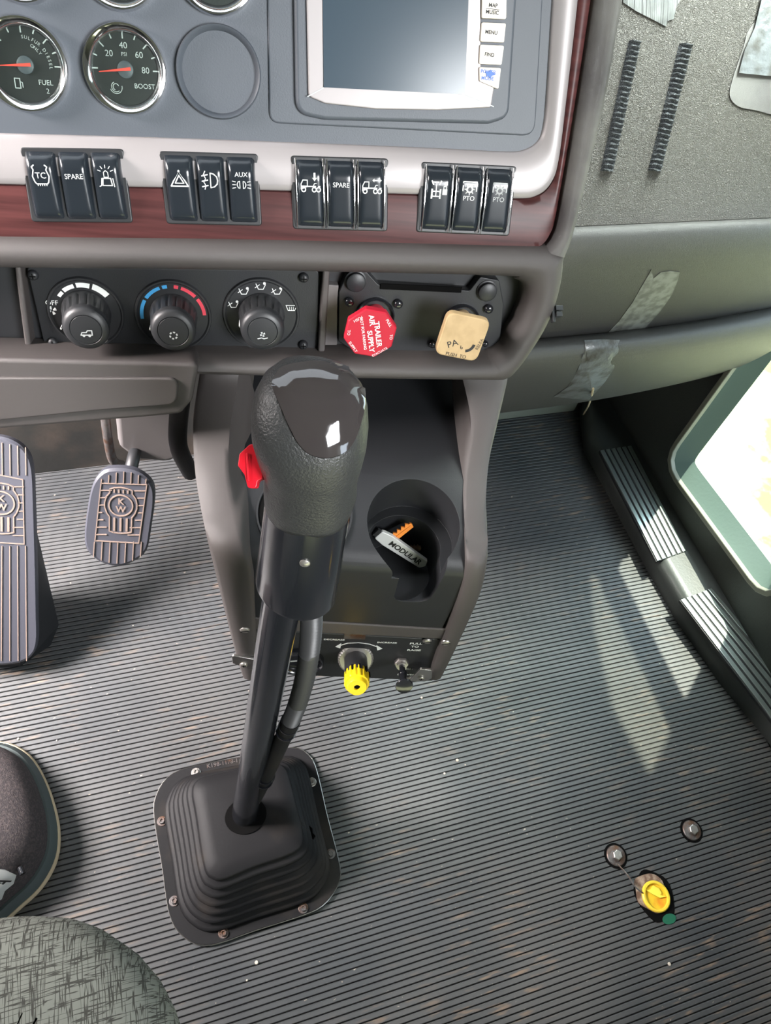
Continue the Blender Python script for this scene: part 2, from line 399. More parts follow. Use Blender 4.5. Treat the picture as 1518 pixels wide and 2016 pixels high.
# window opening (u = -Y, v = Z)
u0 = (wo[0][0] + wo[1][0]) / 2; v0 = wo[1][1]; v1 = wo[2][1]
WOUT = [(u0, .735), (u0, v0 - .01), (wo[2][0] + .02, v1 - .012), (wo[2][0] + .02, .735)]
wout = fillet(WOUT, .045, 8)
def inset(pts, d):
    n = len(pts); out = []
    ar = sum(pts[i][0] * pts[(i + 1) % n][1] - pts[(i + 1) % n][0] * pts[i][1] for i in range(n)); sg = 1 if ar > 0 else -1
    for i in range(n):
        a, b, c = Vector(pts[i - 1]), Vector(pts[i]), Vector(pts[(i + 1) % n])
        t1 = (b - a); t2 = (c - b)
        if t1.length < 1e-9: t1 = t2
        if t2.length < 1e-9: t2 = t1
        t1.normalize(); t2.normalize(); nn = (Vector((-t1.y, t1.x)) + Vector((-t2.y, t2.x))).normalized() * sg
        k = 1 / max(.5, nn.dot(Vector((-t1.y, t1.x))) * sg)
        out.append(tuple(b + nn * d * k))
    return out
def resample_rect(pts, rect):      # map loop points to a surrounding rectangle by angle
    cx = sum(p[0] for p in pts) / len(pts); cy = sum(p[1] for p in pts) / len(pts); x0, x1, y0, y1 = rect; out = []
    for a, b in pts:
        dx, dy = a - cx, b - cy; t = 1e9
        if dx > 0: t = min(t, (x1 - cx) / dx)
        if dx < 0: t = min(t, (x0 - cx) / dx)
        if dy > 0: t = min(t, (y1 - cy) / dy)
        if dy < 0: t = min(t, (y0 - cy) / dy)
        out.append((cx + dx * t, cy + dy * t))
    return out
def door():
    dn = inset(wout, 0)
    # add corner points of the rectangle for a clean wall
    big = []
    n = 96; L = []
    cx = sum(p[0] for p in wout) / len(wout); cy = sum(p[1] for p in wout) / len(wout)
    import bisect
    # resample opening evenly
    per = [0]; m = len(wout)
    for i in range(m): per.append(per[-1] + (Vector(wout[(i + 1) % m]) - Vector(wout[i])).length)
    op = []
    for k in range(n):
        s = per[-1] * k / n; i = min(bisect.bisect_right(per, s) - 1, m - 1); t = (s - per[i]) / max(per[i + 1] - per[i], 1e-9)
        op.append(tuple(Vector(wout[i]).lerp(Vector(wout[(i + 1) % m]), t)))
    rect = resample_rect(op, (-.9, .9, -.05, .80))
    mid = [tuple(Vector(a).lerp(Vector(b), .12)) for a, b in zip(op, rect)]
    mb = MB(); mb.loops([[WR.p(a, b, 0) for a, b in rect], [WR.p(a, b, 0) for a, b in mid], [WR.p(a, b, .004) for a, b in op], [WR.p(a, b, -.03) for a, b in op], [WR.p(a, b, -.03) for a, b in rect]], True)
    d = struct('door_1', mb, M['doorpanel'], base=(XD, 0, 0))
    return d, op
door_o, WOP = door()
mb = MB(); mb.ringprism(WR, inset(WOP, -.006), inset(WOP, .004), -.002, .010)
wn = struct('window_1', mb, M['sealedge'], bevel=.002, base=(XD, -WOP[0][0], .1))
mb = MB(); mb.loops([[WR.p(a, b, .002) for a, b in inset(WOP, .004)], [WR.p(a, b, -.004) for a, b in inset(WOP, .010)], [WR.p(a, b, -.020) for a, b in inset(WOP, .03)], [WR.p(a, b, -.024) for a, b in inset(WOP, .004)]], False)
obj('window_frame', mb, M['seal'], wn, bevel=.001)
mb = MB(); mb.prism(WR, inset(WOP, .006), -.023, -.026); obj('glass_pane', mb, M['glass'], wn)
# rest of the cab, outside the photograph
mb = MB(); mb.box(Fr((0, 0, 0), (1, 0, 0), (0, 1, 0)), -1.15, .905, -1.35, 1.1, 1.8, 1.84); struct('ceiling', mb, M['headliner'])
mb = MB(); mb.box(Fr((0, -1.3, 0), (1, 0, 0), (0, 0, 1)), -1.15, 1.05, 0, 1.8, -.03, 0); struct('wall_back', mb, M['headliner'])
mb = MB(); mb.box(Fr((-1.1, 0, 0), (0, 1, 0), (0, 0, 1)), -1.3, 1, 0, 1.8, -.03, 0); struct('wall_left', mb, M['headliner'])
# unseen side window, outline shaped to cast the mat's sun patch, tint dims it
WU = Fr((.87, 0, 0), (0, 1, 0), (0, 0, 1))
hole = []
for x, y in ((1165, 1060), (1138, 1240), (1174, 1400), (1262, 1565), (1320, 1440), (1330, 1300), (1290, 1150), (1230, 1030)):
    p = onZ(x, y, 0); p.x = min(p.x, .684); q = p + SUN_DIR * ((.87 - p.x) / SUN_DIR.x); hole.append((q.y, q.z))
cH = (sum(p[0] for p in hole) / 8, sum(p[1] for p in hole) / 8)
hole = sorted(hole, key=lambda p: math.atan2(p[1] - cH[1], p[0] - cH[0]))
hole = [tuple(Vector(hole[i]).lerp(Vector(hole[(i + 1) % 8]), k / 8)) for i in range(8) for k in range(8)]
rect = resample_rect(hole, (-1.3, 1.1, .798, 1.8))
mb = MB(); mb.loops([[WU.p(a, b, 0) for a, b in rect], [WU.p(a, b, 0) for a, b in hole], [WU.p(a, b, .03) for a, b in hole], [WU.p(a, b, .03) for a, b in rect]], True); struct('wall_right', mb, M['headliner'])
mb = MB(); mb.prism(WU, hole, .010, .014)
M['tint'] = mat_glass(); M['tint'].name = 'tinted_glass'
for nd in M['tint'].node_tree.nodes:
    if nd.type == 'BSDF_TRANSPARENT': nd.inputs[0].default_value = (.58, .60, .56, 1)
struct('sun_patch_window', mb, M['tint'])
mb = MB(); mb.box(Fr((0, 1.06, 0), (1, 0, 0), (0, 0, 1)), -1.15, 1.05, .95, 1.8, -.03, 0); struct('trim_2', mb, M['headliner'])
mb = MB(); mb.box(Fr((0, 0, 0), (1, 0, 0), (0, 1, 0)), -.9, .9, -.5, .86, -.02, -.01); struct('floor.001', mb, M['black'])
mb = MB(); g = Fr((0, 0, 0), (1, 0, 0), (0, 1, 0)); mb.box(g, -20, 20, -20, 20, -1.15, -1.1); struct('ground', mb, M['grass'])

# door sill with two ribbed step plates
ZS = .045
def sill():
    ibase = [(1138, 770), (1145, 835), (1152, 890), (1200, 975), (1262, 1095), (1330, 1215), (1420, 1345), (1518, 1462), (1640, 1600)]
    n = len(ibase); L = []
    for i, (x, y) in enumerate(ibase):
        b = onZ(x, y, .001); X0 = b.x; yy = b.y; k = 0 if i > 2 else (2 - i) * .0
        L.append([Vector((X0 - .002, yy, -.004)), Vector((X0 - .003, yy, .012)), Vector((X0 - .001, yy, ZS - .012)), Vector((X0 + .006, yy, ZS - .002)), Vector((X0 + .018, yy, ZS)), Vector((X0 + .05, yy, ZS)), Vector((XD + .002, yy, ZS + .004)), Vector((XD + .002, yy, -.004))])
    return L
SL = sill(); mb = MB(); mb.loops(SL, False, True, True)
sl = struct('trim_1', mb, M['sill'], smooth=60)
def plate(q, nm):           # q: px corners inner-front, outer-front, outer-rear, inner-rear
    P = [onZ(x, y, ZS + .001) for x, y in q]; mbb = MB(); n = 6
    F0 = Fr((0, 0, 0), (1, 0, 0), (0, 1, 0))
    bs = MB(); bs.prism(F0, [(p.x, p.y) for p in P], ZS - .004, ZS + .001); o = obj('plate_base', bs, M['black'], sl)
    for k in range(n):
        a, b = (k + .14) / n, (k + .80) / n
        A, B = P[0].lerp(P[1], a), P[0].lerp(P[1], b); C, D = P[3].lerp(P[2], b), P[3].lerp(P[2], a)
        mbb.prism(F0, [(A.x, A.y), (B.x, B.y), (C.x, C.y), (D.x, D.y)], ZS, ZS + .0035)
    o2 = obj('step_plate', mbb, M['alu'], sl, bevel=.0008)
plate([(1180, 888), (1244, 878), (1352, 1085), (1292, 1106)], 0)
plate([(1338, 1182), (1402, 1158), (1640, 1440), (1580, 1500)], 1)

# ------------------------------------------------------------------ dashboard frames
RS = cw((.987, .031, -.156)); UD = cw((.043, .89, .4535))
PD = Fr(W(247, 137, .53), RS, UD)                   # gauge panel plane, n toward the driver
RC = RS; th = math.radians(12)
NC = PD.n * math.cos(th) - PD.v * math.sin(th)
VC = PD.v * math.cos(th) + PD.n * math.sin(th)
PC = Fr(PD.P(500, 525, -.012), RS, VC)              # climate panel plane
dash = thing('dashboard', W(500, 480, .62), 'grey truck dashboard with silver and red wood trim around the gauges and switches', 'dashboard')
mb = MB(); mb.prism(PD, fillet(PD.hits([(-260, -260), (1150, -260), (1095, 250), (1060, 320), (-260, 300)]), .01), -.05, 0)
obj('gauge_panel', mb, M['charcoal'], dash)
# silver surround: bottom strip + right strip, convex section
def band(inner, outer, c_in, c_mid, c_out, fr=PD, back=-.03, n=5):
    inner = catmull(fr.hits(inner), n, False) if n > 1 else [Vector(p) for p in fr.hits(inner)]
    outer = catmull(fr.hits(outer), n, False) if n > 1 else [Vector(p) for p in fr.hits(outer)]
    L = []
    for a, b in zip(inner, outer):
        row = [fr.p(a.x, a.y, back), fr.p(a.x, a.y, c_in - .002), fr.p(*(a.lerp(b, .03)), c_in)]
        for t in (.15, .35, .5, .65, .85): row.append(fr.p(*(a.lerp(b, t)), c_in * (1 - t) + c_out * t + c_mid * 4 * t * (1 - t)))
        row += [fr.p(*(a.lerp(b, .97)), c_out), fr.p(b.x, b.y, c_out - .002), fr.p(b.x, b.y, back)]
        L.append(row)
    m_ = MB(); m_.loops(L, False, True, True); return m_
s_in = [(-260, 254), (0, 262), (300, 270), (600, 281), (850, 291), (990, 298), (1030, 295), (1058, 277), (1069, 245), (1075, 180), (1086, 0), (1104, -260)]
s_out = [(-260, 354), (0, 362), (300, 368), (600, 376), (850, 383), (1010, 390), (1055, 384), (1082, 360), (1096, 318), (1110, 210), (1134, 0), (1160, -260)]
obj('silver_trim', band(s_in, s_out, .002, .003, .005), M['silver'], dash, smooth=50)
w_out = [(-260, 462), (0, 469), (300, 472), (600, 478), (850, 484), (1035, 489), (1062, 485), (1080, 462), (1092, 420), (1125, 230), (1160, 0), (1195, -260)]
obj('wood_trim', band(s_out, w_out, .0035, .0015, .0035), M['wood'], dash, smooth=50)
# padded roll along the right edge
def roll():
    inn = [(1062, 492), (1085, 462), (1098, 410), (1130, 215), (1163, 0), (1200, -260)]
    out = [(1117, 508), (1128, 470), (1146, 400), (1196, 200), (1232, 0), (1275, -260)]
    I = catmull(PD.hits(inn), 6, False); O = catmull(PD.hits(out), 6, False); L = []
    for a, b in zip(I, O):
        row = []
        for k in range(13):
            t = k / 12; ang = PI * t
            q = a.lerp(b, .5 - .5 * math.cos(ang) if t < .5 else .5 - .5 * math.cos(ang))
            row.append(PD.p(q.x, q.y, -.004 + .018 * math.sin(ang) if t < .5 else -.024 + .038 * math.sin(ang)))
        row.append(PD.p(b.x, b.y, -.12)); row.append(PD.p(a.x, a.y, -.12)); L.append(row)
    m_ = MB(); m_.loops(L, False, True, True); return m_
obj('side_roll', roll(), M['vinyl_roll'], dash, smooth=60)

# lower housing: rounded bezel round the climate and valve recess
def housing():
    outer = [(-300, 466), (0, 472), (500, 478), (1000, 490), (1110, 494), (1117, 520), (1108, 580), (1085, 640), (1052, 695), (1022, 735), (1002, 752), (960, 754), (700, 750), (400, 742), (0, 738), (-300, 734)]
    inner = [(-300, 518), (0, 524), (500, 530), (960, 540), (1010, 546), (1030, 560), (1032, 590), (1018, 630), (1000, 660), (985, 680), (965, 692), (930, 698), (680, 696), (400, 690), (0, 686), (-300, 682)]
    outer = catmull(PC.hits(outer, .02), 4); inner = catmull(PC.hits(inner, .006), 4)
    def lp(t, c, o=0): return [PC.p(*(a.lerp(b, t)), c) for a, b in zip(outer, inner)]
    L = [lp(0, -.10), lp(0, .0), lp(.03, .012), lp(.15, .020), lp(.4, .024), lp(.7, .022), lp(.9, .015), lp(1, .008), lp(1.0, -.03)]
    m_ = MB(); m_.loops(L, False); return m_
HB = housing(); obj('lower_housing', HB, M['vinyl_brown'], dash, smooth=60)
mb = MB(); mb.prism(PC, PC.hits([(-300, 500), (1060, 520), (1010, 720), (-300, 705)], -.012), -.03, -.0125)
obj('recess_back', mb, M['black'], dash)
for q in ([(28, 524), (40, 524), (62, 692), (50, 692)], [(636, 530), (650, 530), (640, 694), (626, 694)]):
    mb = MB(); mb.prism(PC, PC.hits(q, .004), -.02, .004); obj('divider', mb, M['vinyl_brown'], dash, bevel=.002)
mb = MB(); mb.prism(PC, PC.hits([(640, 560), (667, 562), (665, 590), (664, 680), (636, 680)], -.004), -.02, -.004); obj('bracket', mb, M['heater'], dash, bevel=.001)
# knee panel at left, below the housing
PK = Fr(W(200, 790, .63), RS, (UD * .75 + Vector((0, 0, 1)) * .25))
mb = MB(); mb.prism(PK, fillet(PK.hits([(-300, 700), (392, 715), (378, 790), (355, 816), (300, 822), (0, 846), (-300, 872)]), .006), -.05, 0)
obj('knee_panel', mb, M['vinyl_brown'], dash, bevel=.004)
mb = MB(); mb.prism(PK, fillet(PK.hits([(-300, 740), (352, 742), (350, 795), (200, 806), (0, 826), (-300, 850)]), [0, .008, .012, .004, 0, 0]), -.002, .0028)
obj('knee_panel_cover', mb, M['vinyl_brown'], dash, bevel=.002)

# ------------------------------------------------------------------ gauges
def gauge(px, py, rpx, nm, label, cat, kind):
    f0 = PD.atpx(px, py, .002); r = PD.scale(px, py) * rpx
    t = thing(nm, f0.o, label, cat, 'round gauges in the dash')
    mb = MB()
    if kind == 'blank':
        mb.lathe(f0, [(r * 1.0, -.004), (r * 1.0, .002), (r * .97, .004), (r * .93, .003), (r * .88, -.001), (r * .82, -.0045), (r * .795, -.003), (r * .78, -.003), (.0002, -.003)], 56)
        obj('blank_cover', mb, M['charcoal'], t); return
    L = [(r * 1.0, -.003), (r * 1.0, .003), (r * .97, .0052), (r * .93, .0055), (r * .86, .004), (r * .79, .0012), (r * .775, .0005), (r * .775, -.004), (r, -.004)]
    mb.loops([[f0.p(a * math.cos(2 * PI * k / 64), a * math.sin(2 * PI * k / 64), c) for k in range(64)] for a, c in L], True)
    obj('bezel', mb, M['chrome'], t, smooth=50)
    mb = MB(); mb.lathe(f0, [(r * .79, -.003), (r * .79, -.0005), (.0002, -.0005)], 48); obj('dial_face', mb, M['black'], t)
    mk = MB(); R = r * .77; z = -.0004
    if kind == 'boost':
        for a in (0, 45, 22.5, 67.5, 90, 112.5, 135, 157.5, 180):
            ln = .14 if a % 45 == 0 else .09
            x, y = math.cos(math.radians(a)), math.sin(math.radians(a)); mk.stroke(f0, [(R * (1 - ln) * x, R * (1 - ln) * y), (R * .99 * x, R * .99 * y)], .0008, z)
        for s_, a_, b_ in (('80', .62, .0), ('60', .46, .42), ('40', .0, .66), ('20', -.46, .42), ('PSI', .0, .42)): mk.text(f0, s_, R * a_, R * b_, R * (.25 if s_ != 'PSI' else .15), z)
        mk.text(f0, 'BOOST', R * .55, -R * .45, R * .2, z)
        for k in range(3): mk.arc(f0.at(-R * .35, -R * .5), R * (.08 + .05 * k), R * (.1 + .05 * k), 20 + 90 * k, 250 + 60 * k, z)
        ang = 187
    elif kind == 'fuel':
        for a in (0, 22.5, 45, 67.5, 90, 112.5, 135, 157.5, 180):
            ln = .14 if a % 45 == 0 else .09
            x, y = math.cos(math.radians(a)), math.sin(math.radians(a)); mk.stroke(f0, [(R * (1 - ln) * x, R * (1 - ln) * y), (R * .99 * x, R * .99 * y)], .0008, z)
        mk.text(f0, 'FUEL', R * .52, -R * .45, R * .2, z); mk.text(f0, '2', R * .55, -R * .68, R * .2, z)
        mk.arctext(f0, 'SULFUR DIESEL', R * .74, 88, 7.6, R * .13, z); mk.arctext(f0, 'ONLY', R * .58, 62, 9, R * .13, z)
        q = f0.at(-R * .3, -R * .5); mk.stroke(q, [(-.002, -.003), (.0015, -.003), (.0015, .003), (-.002, .003)], .0006, z, close=True); mk.stroke(q, [(.0015, .001), (.003, .0005), (.003, -.0025)], .0005, z)
        ang = 184
    else:
        for a in range(-45, 226, 30):
            x, y = math.cos(math.radians(a)), math.sin(math.radians(a)); mk.stroke(f0, [(R * .86 * x, R * .86 * y), (R * .99 * x, R * .99 * y)], .0008, z)
        ang = 200
    obj('dial_marking', mk, M['greyprint'], t)
    mb = MB(); mb.lathe(f0, [(r * .19, -.0005), (r * .19, .0008), (r * .17, .0012), (.0002, .0012)], 28); obj('hub', mb, M['charcoal'], t)
    mb = MB(); c, s_ = math.cos(math.radians(ang)), math.sin(math.radians(ang)); e = Vector((c, s_)); q = Vector((-s_, c))
    A = e * R * .82; B = -e * R * .17
    mb.prism(f0, [tuple(A + q * .0002), tuple(A - q * .0002), tuple(B - q * .0011), tuple(B + q * .0011)], .0013, .0018); obj('needle', mb, M['needle'], t)
    mb = MB(); mb.lathe(f0, [(r * .785, .0022), (r * .785, .0026), (.0002, .0026)], 40); obj('lens', mb, M['glass'], t)
gauge(50, 128, 87, 'fuel_gauge', 'chrome-rimmed FUEL 2 gauge with red needle, at left edge of dash', 'gauge', 'fuel')
gauge(247, 137, 82, 'boost_gauge', 'chrome-rimmed BOOST gauge with red needle beside the blank gauge cover', 'gauge', 'boost')
gauge(431, 143, 83, 'gauge_blank', 'plain charcoal round blank cover where a gauge would sit', 'gauge cover', 'blank')
gauge(38, -82, 80, 'oil_gauge', 'chrome gauge rim cut by the frame above the FUEL 2 gauge', 'gauge', 'other')
gauge(232, -72, 82, 'temperature_gauge', 'chrome gauge rim cut by the frame above the BOOST gauge', 'gauge', 'other')
gauge(424, -66, 84, 'air_gauge', 'chrome gauge rim cut by the frame above the blank gauge cover', 'gauge', 'other')

# ------------------------------------------------------------------ navigation display
nav = thing('navigation_display', PD.P(790, 100), 'navigation display with blank blue-grey screen and ivory side buttons', 'display')
mb = MB(); mb.prism(PD, fillet(PD.hits([(522, -260), (530, 242), (1052, 268), (1082, -260)]), [0, .008, .010, 0]), -.002, .0022); obj('mounting_plate', mb, M['charcoal'], nav, bevel=.0015)
mb = MB(); mb.prism(PD, fillet(PD.hits([(574, -260), (582, 224), (640, 236), (960, 244), (1000, 232), (1032, -260)], .004), [0, .012, .004, .01, .012, 0]), .002, .008); obj('housing', mb, M['charcoal'], nav, bevel=.003)
def navframe():
    m_ = MB(); z = .0085
    # silver frame as separate bars: left, bottom, right, each bevelled toward the sunken screen
    o = fillet(PD.hits([(598, -260), (607, 190), (640, 204), (740, 215), (860, 217), (965, 212), (972, 170), (946, 155), (944, -260)], z), [0, .004, .003, 0, 0, .002, .002, .003, 0])
    m_.prism(PD, o, .006, .011); return m_
mb = navframe(); obj('silver_frame', mb, M['silver'], nav, bevel=.001)
sc = PD.hits([(633, -260), (637, 172), (915, 186), (932, -260)], .0112)
si = PD.hits([(633, -260), (637, 172), (915, 186), (932, -260)], .0112)
mb = MB(); mb.prism(PD, si, .010, .0118); obj('screen', mb, M['screen'], nav)
for a, b, wd in (([606, 190], [637, 173], .0007), ([972, 210], [915, 186], .0007)):
    mb = MB(); mb.stroke(PD, [PD.hit(*a, .0112), PD.hit(*b, .0112)], wd, .0109, .0004); obj('frame_seam', mb, M['greyprint'], nav)
bt = [((950, -60), (998, -58), (996, 38), (948, 36)), ((948, 44), (996, 46), (992, 84), (945, 82)), ((945, 88), (992, 90), (987, 128), (943, 126)), ((943, 132), (986, 134), (981, 176), (944, 160))]
txt = [['MAP', 'MUSIC'], ['MENU'], ['FIND'], ['POWER', 'MODE']]
for q, tx in zip(bt, txt):
    mb = MB(); mb.prism(PD, fillet(PD.hits(q, .012), .0012, 3), .008, .0128); b = obj('button', mb, M['button'], nav, bevel=.0005)
    cxp = sum(p[0] for p in q) / 4 - 3; cyp = sum(p[1] for p in q) / 4; 
    if len(tx) == 2: cyp = max(cyp, 18) if tx[0] == 'MAP' else cyp - 2
    mb = MB(); f0 = PD.atpx(cxp, cyp, .0128, rot=-.03)
    for i, s_ in enumerate(tx): mb.text(f0, s_, 0, (.0022 if len(tx) == 2 else 0) - i * .0042, .0034, 0, bold=.02)
    if tx[0] == 'MAP': mb.stroke(f0, [(-.005, 0), (.005, 0)], .0003, 0)
    obj('button_lettering', mb, M['blackprint'] if tx[0] != 'POWER' else M['ink'], b)
f0 = PD.atpx(964, 146, .0132); mb = MB(); mb.prism(f0, [(.0035 * (1 + .3 * math.sin(3 * a + 1)) * math.cos(a), .0022 * (1 + .4 * math.cos(5 * a)) * math.sin(a)) for a in [k * PI / 12 for k in range(24)]], 0, .0002); obj('ink_blot', mb, M['ink'], nav)

# ------------------------------------------------------------------ rocker switches
def icon(mb, fr, kind, c):
    s = .0014 if 'truck' in kind else .00125; S = lambda pts, close=False, w=.0006: mb.stroke(fr, [(a * s, b * s) for a, b in pts], w, c, close=close)
    if kind == 'SPARE': mb.text(fr, 'SPARE', 0, 0, .0050, c, sx=.95)
    elif kind == 'TC':
        mb.text(fr, 'TC', 0, .0004, .0058, c)
        S([(-3, 6), (-4.2, 5), (-3.5, 3.4), (-4.6, 0), (-3.8, -3), (-3, -4), (3, -4), (3.8, -3), (4.6, 0), (3.5, 3.4), (4.2, 5), (3, 6)], w=.0008)
        for k in range(5): S([(-2.4 + 1.2 * k, -4), (-2.4 + 1.2 * k, -5)], w=.0007)
    elif kind == 'beacon':
        S([(-1.2, 0), (-1.2, 2.6), (0, 3.6), (1.2, 2.6), (1.2, 0)], True)
        for a in (20, 55, 90, 125, 160): S([(3 * math.cos(math.radians(a)), 2.4 + 2.6 * math.sin(math.radians(a))), (4.6 * math.cos(math.radians(a)), 2.4 + 4.2 * math.sin(math.radians(a)))], w=.0005)
        S([(-2.6, -4.5), (-2, -.6), (2.4, -.6), (2.8, -4.5)], True, .0008); S([(-4.4, -5), (-3.4, -4.6), (-2.6, -.6)]); S([(4, -5.2), (3.6, -.8)])
    elif kind == 'hazard': S([(-5, -3.6), (5, -3.6), (0, 5)], True, .0009); S([(-2.5, -2), (2.6, -2), (0, 2.3)], True, .0008)
    elif kind == 'fog':
        S([(0, -4), (0, 4), (2, 3.6), (3.8, 2), (4.2, 0), (3.8, -2), (2, -3.6)], True, .0008)
        for k in (-3, 0, 3): S([(-1.6, k + .2), (-5, k - .6)], w=.0008)
        S([(-3, 5), (-4, 3), (-2.8, 1), (-4, -1), (-2.8, -3), (-3.6, -5)])
    elif kind == 'aux':
        mb.text(fr, 'AUX', 0, .0045, .0046, c)
        for sg in (-1, 1):
            S([(sg * 1, -4), (sg * 1, 0), (sg * 2, -.3), (sg * 2.7, -2), (sg * 2, -3.7)], True)
            for k in (-1, 0, 1): S([(sg * 3.6, -2 + 1.6 * k), (sg * 5.4, -2 + 2 * k)], w=.0005)
    elif kind in ('truckdown', 'truckslide'):
        S([(-5, -2.4), (-5, .2), (-4, 2.2), (-1.6, 2.2), (-1.6, -1)], True, .0007); S([(-1.6, -1), (5.4, -1)], w=.0008); S([(-5, -1), (-1.6, -1)], w=.001)
        for x in (-3.6, 2.2, 4.6): mb.arc(fr.at(x * s, -2.6 * s), s * .8, s * 1.4, 0, 359, c, seg=14)
        S([(1.6, -1), (2.4, .6), (3.4, .6)])
        if kind == 'truckdown': S([(2.4, 5.6), (2.4, 3.4)], w=.0014); mb.prism(fr, [(1 * s, 3.4 * s), (3.8 * s, 3.4 * s), (2.4 * s, 1.6 * s)], c, c + .0003)
        else: S([(1.4, 3), (4.4, 3)], w=.0009); mb.prism(fr, [(.2 * s, 3 * s), (1.4 * s, 4 * s), (1.4 * s, 2 * s)], c, c + .0003); mb.prism(fr, [(5.6 * s, 3 * s), (4.4 * s, 4 * s), (4.4 * s, 2 * s)], c, c + .0003)
    elif kind == 'axle':
        S([(-4, 4.4), (-.6, 4.4)], w=.0008); S([(-5, 5), (-4, 3)], w=.001); S([(1, 5), (0, 3)], w=.001); S([(-2, 4.4), (-2, -4)], w=.0008)
        for y in (-1, -4): S([(-4.4, y), (.6, y)], w=.0009); S([(-4.6, y + 1.1), (-4.6, y - 1.1)], w=.0014); S([(.8, y + 1.1), (.8, y - 1.1)], w=.0014)
        mb.prism(fr, [(2.2 * s, -3 * s), (5.2 * s, -3 * s), (5.2 * s, .4 * s), (2.2 * s, .4 * s)], c, c + .0003); S([(2.8, .4), (2.8, 2), (4.6, 2), (4.6, .4)])
    elif kind == 'pto':
        mb.text(fr, 'PTO', 0, -.0056, .005, c)
        S([(-4.4, 0), (-4.4, 5.4), (4.4, 5.4), (4.4, 0)], w=.0009)
        mb.arc(fr.at(0, s * 1), s * 1.2, s * 2.3, 0, 359, c, seg=18)
        for k in range(8):
            a = k * PI / 4; S([(2.3 * math.cos(a), 1 + 2.3 * math.sin(a)), (3.3 * math.cos(a), 1 + 3.3 * math.sin(a))], w=.0008)
banks = [([(38, 290), (243, 293), (262, 439), (62, 437)], ['TC', 'SPARE', 'beacon'], 0, 'leftmost switch bank'),
         ([(312, 297), (508, 303), (516, 445), (328, 441)], ['hazard', 'fog', 'aux'], 0, 'second switch bank'),
         ([(571, 306), (765, 312), (763, 456), (577, 451)], ['truckdown', 'SPARE', 'truckslide'], 1, 'third switch bank'),
         ([(829, 318), (1018, 327), (1003, 465), (819, 457)], ['axle', 'pto', 'pto2'], 1, 'rightmost switch bank')]
names = {'TC': 'black rocker switch marked TC', 'beacon': 'black rocker switch with beacon light symbol', 'hazard': 'black rocker switch with hazard triangle',
         'fog': 'black rocker switch with fog lamp symbol', 'aux': 'black rocker switch marked AUX with two lamps', 'truckdown': 'black rocker switch with truck and down arrow',
         'truckslide': 'black rocker switch with truck and sideways arrow', 'axle': 'black rocker switch with axle and padlock symbol', 'pto': 'black rocker switch with bright PTO symbol, in the middle of its bank', 'pto2': 'black rocker switch with dim PTO symbol, at the right end of its bank'}
for q, kinds, chrome, where in banks:
    Q = [Vector(p) for p in PD.hits(q, .006)]
    mb = MB(); outl = fillet([tuple(v) for v in Q], .003, 4); ctr = sum(Q, Vector((0, 0))) / 4
    inn = [tuple(ctr + (Vector(p) - ctr) * .965) for p in outl]
    mb.prism(PD, outl, -.002, .0062); obj('switch_bezel', mb, M['black'], dash, bevel=.0012)
    Q = [ctr + (v - ctr) * .94 for v in Q]
    for i, kd in enumerate(kinds):
        T0, T1 = Q[0].lerp(Q[1], i / 3 + .012), Q[0].lerp(Q[1], (i + 1) / 3 - .012); B0, B1 = Q[3].lerp(Q[2], i / 3 + .012), Q[3].lerp(Q[2], (i + 1) / 3 - .012)
        L = []
        for j in range(17):
            v = j / 16; A, B = T0.lerp(B0, v), T1.lerp(B1, v); row = []
            h = .0035 + .0062 * max(0, math.sin(PI * min(1, v / .52))) ** 1.0 * (1 if v < .26 else 1) if v < .26 else .0097 - .0045 * ((v - .26) / .74)
            eh = 1 - (abs(2 * v - 1)) ** 14
            for k in range(13):
                s_ = k / 12; x = 2 * s_ - 1; eg = 1 - abs(x) ** 8; p = A.lerp(B, s_)
                row.append(PD.p(p.x, p.y, .0045 + h * eh * (.35 + .65 * eg) * 1.0))
            row = [PD.p(A.x, A.y, .004)] + row + [PD.p(B.x, B.y, .004)]
            L.append(row)
        c0 = (T0 + T1 + B0 + B1) / 4
        lab = names.get(kd, 'black rocker switch marked SPARE') + (', middle of the ' + where if kd == 'SPARE' else '')
        t = thing('rocker_switch', PD.p(c0.x, c0.y, .004), lab, 'switch', 'rocker switches in the dash trim')
        mb = MB(); mb.loops(L, False, ring=False); obj('rocker', mb, M['switch'], t, smooth=70)
        bv = mb.bvh(); ip = T0.lerp(B0, .36).lerp(T1.lerp(B1, .36), .5)
        d = (T1 - T0); fr = PD.at(ip.x, ip.y, .0152, rot=math.atan2(d.y, d.x))
        mb = MB(); icon(mb, fr, 'pto' if kd == 'pto2' else kd, 0)
        for v in mb.v:          # print lies on the curved rocker
            h = bv.ray_cast(v + PD.n * .01, -PD.n)
            if h[0] is not None: v -= PD.n * ((v - h[0]).dot(PD.n) - .0003)
        obj('icon', mb, M['greyprint'] if kd == 'pto2' else M['white'], t)
        if chrome:
            for A, B in ((T0, B0), (T1, B1)):
                e = (B1 - B0).normalized() * (.0006 if A is T0 else -.0006)
                mb = MB(); mb.tube([PD.p(*(A + e).lerp(B + e, k / 8), .0085 + .0042 * math.sin(PI * min(1, (k / 8) * .8 + .15))) for k in range(9)], .00055, 6); obj('chrome_edge', mb, M['chrome'], t)

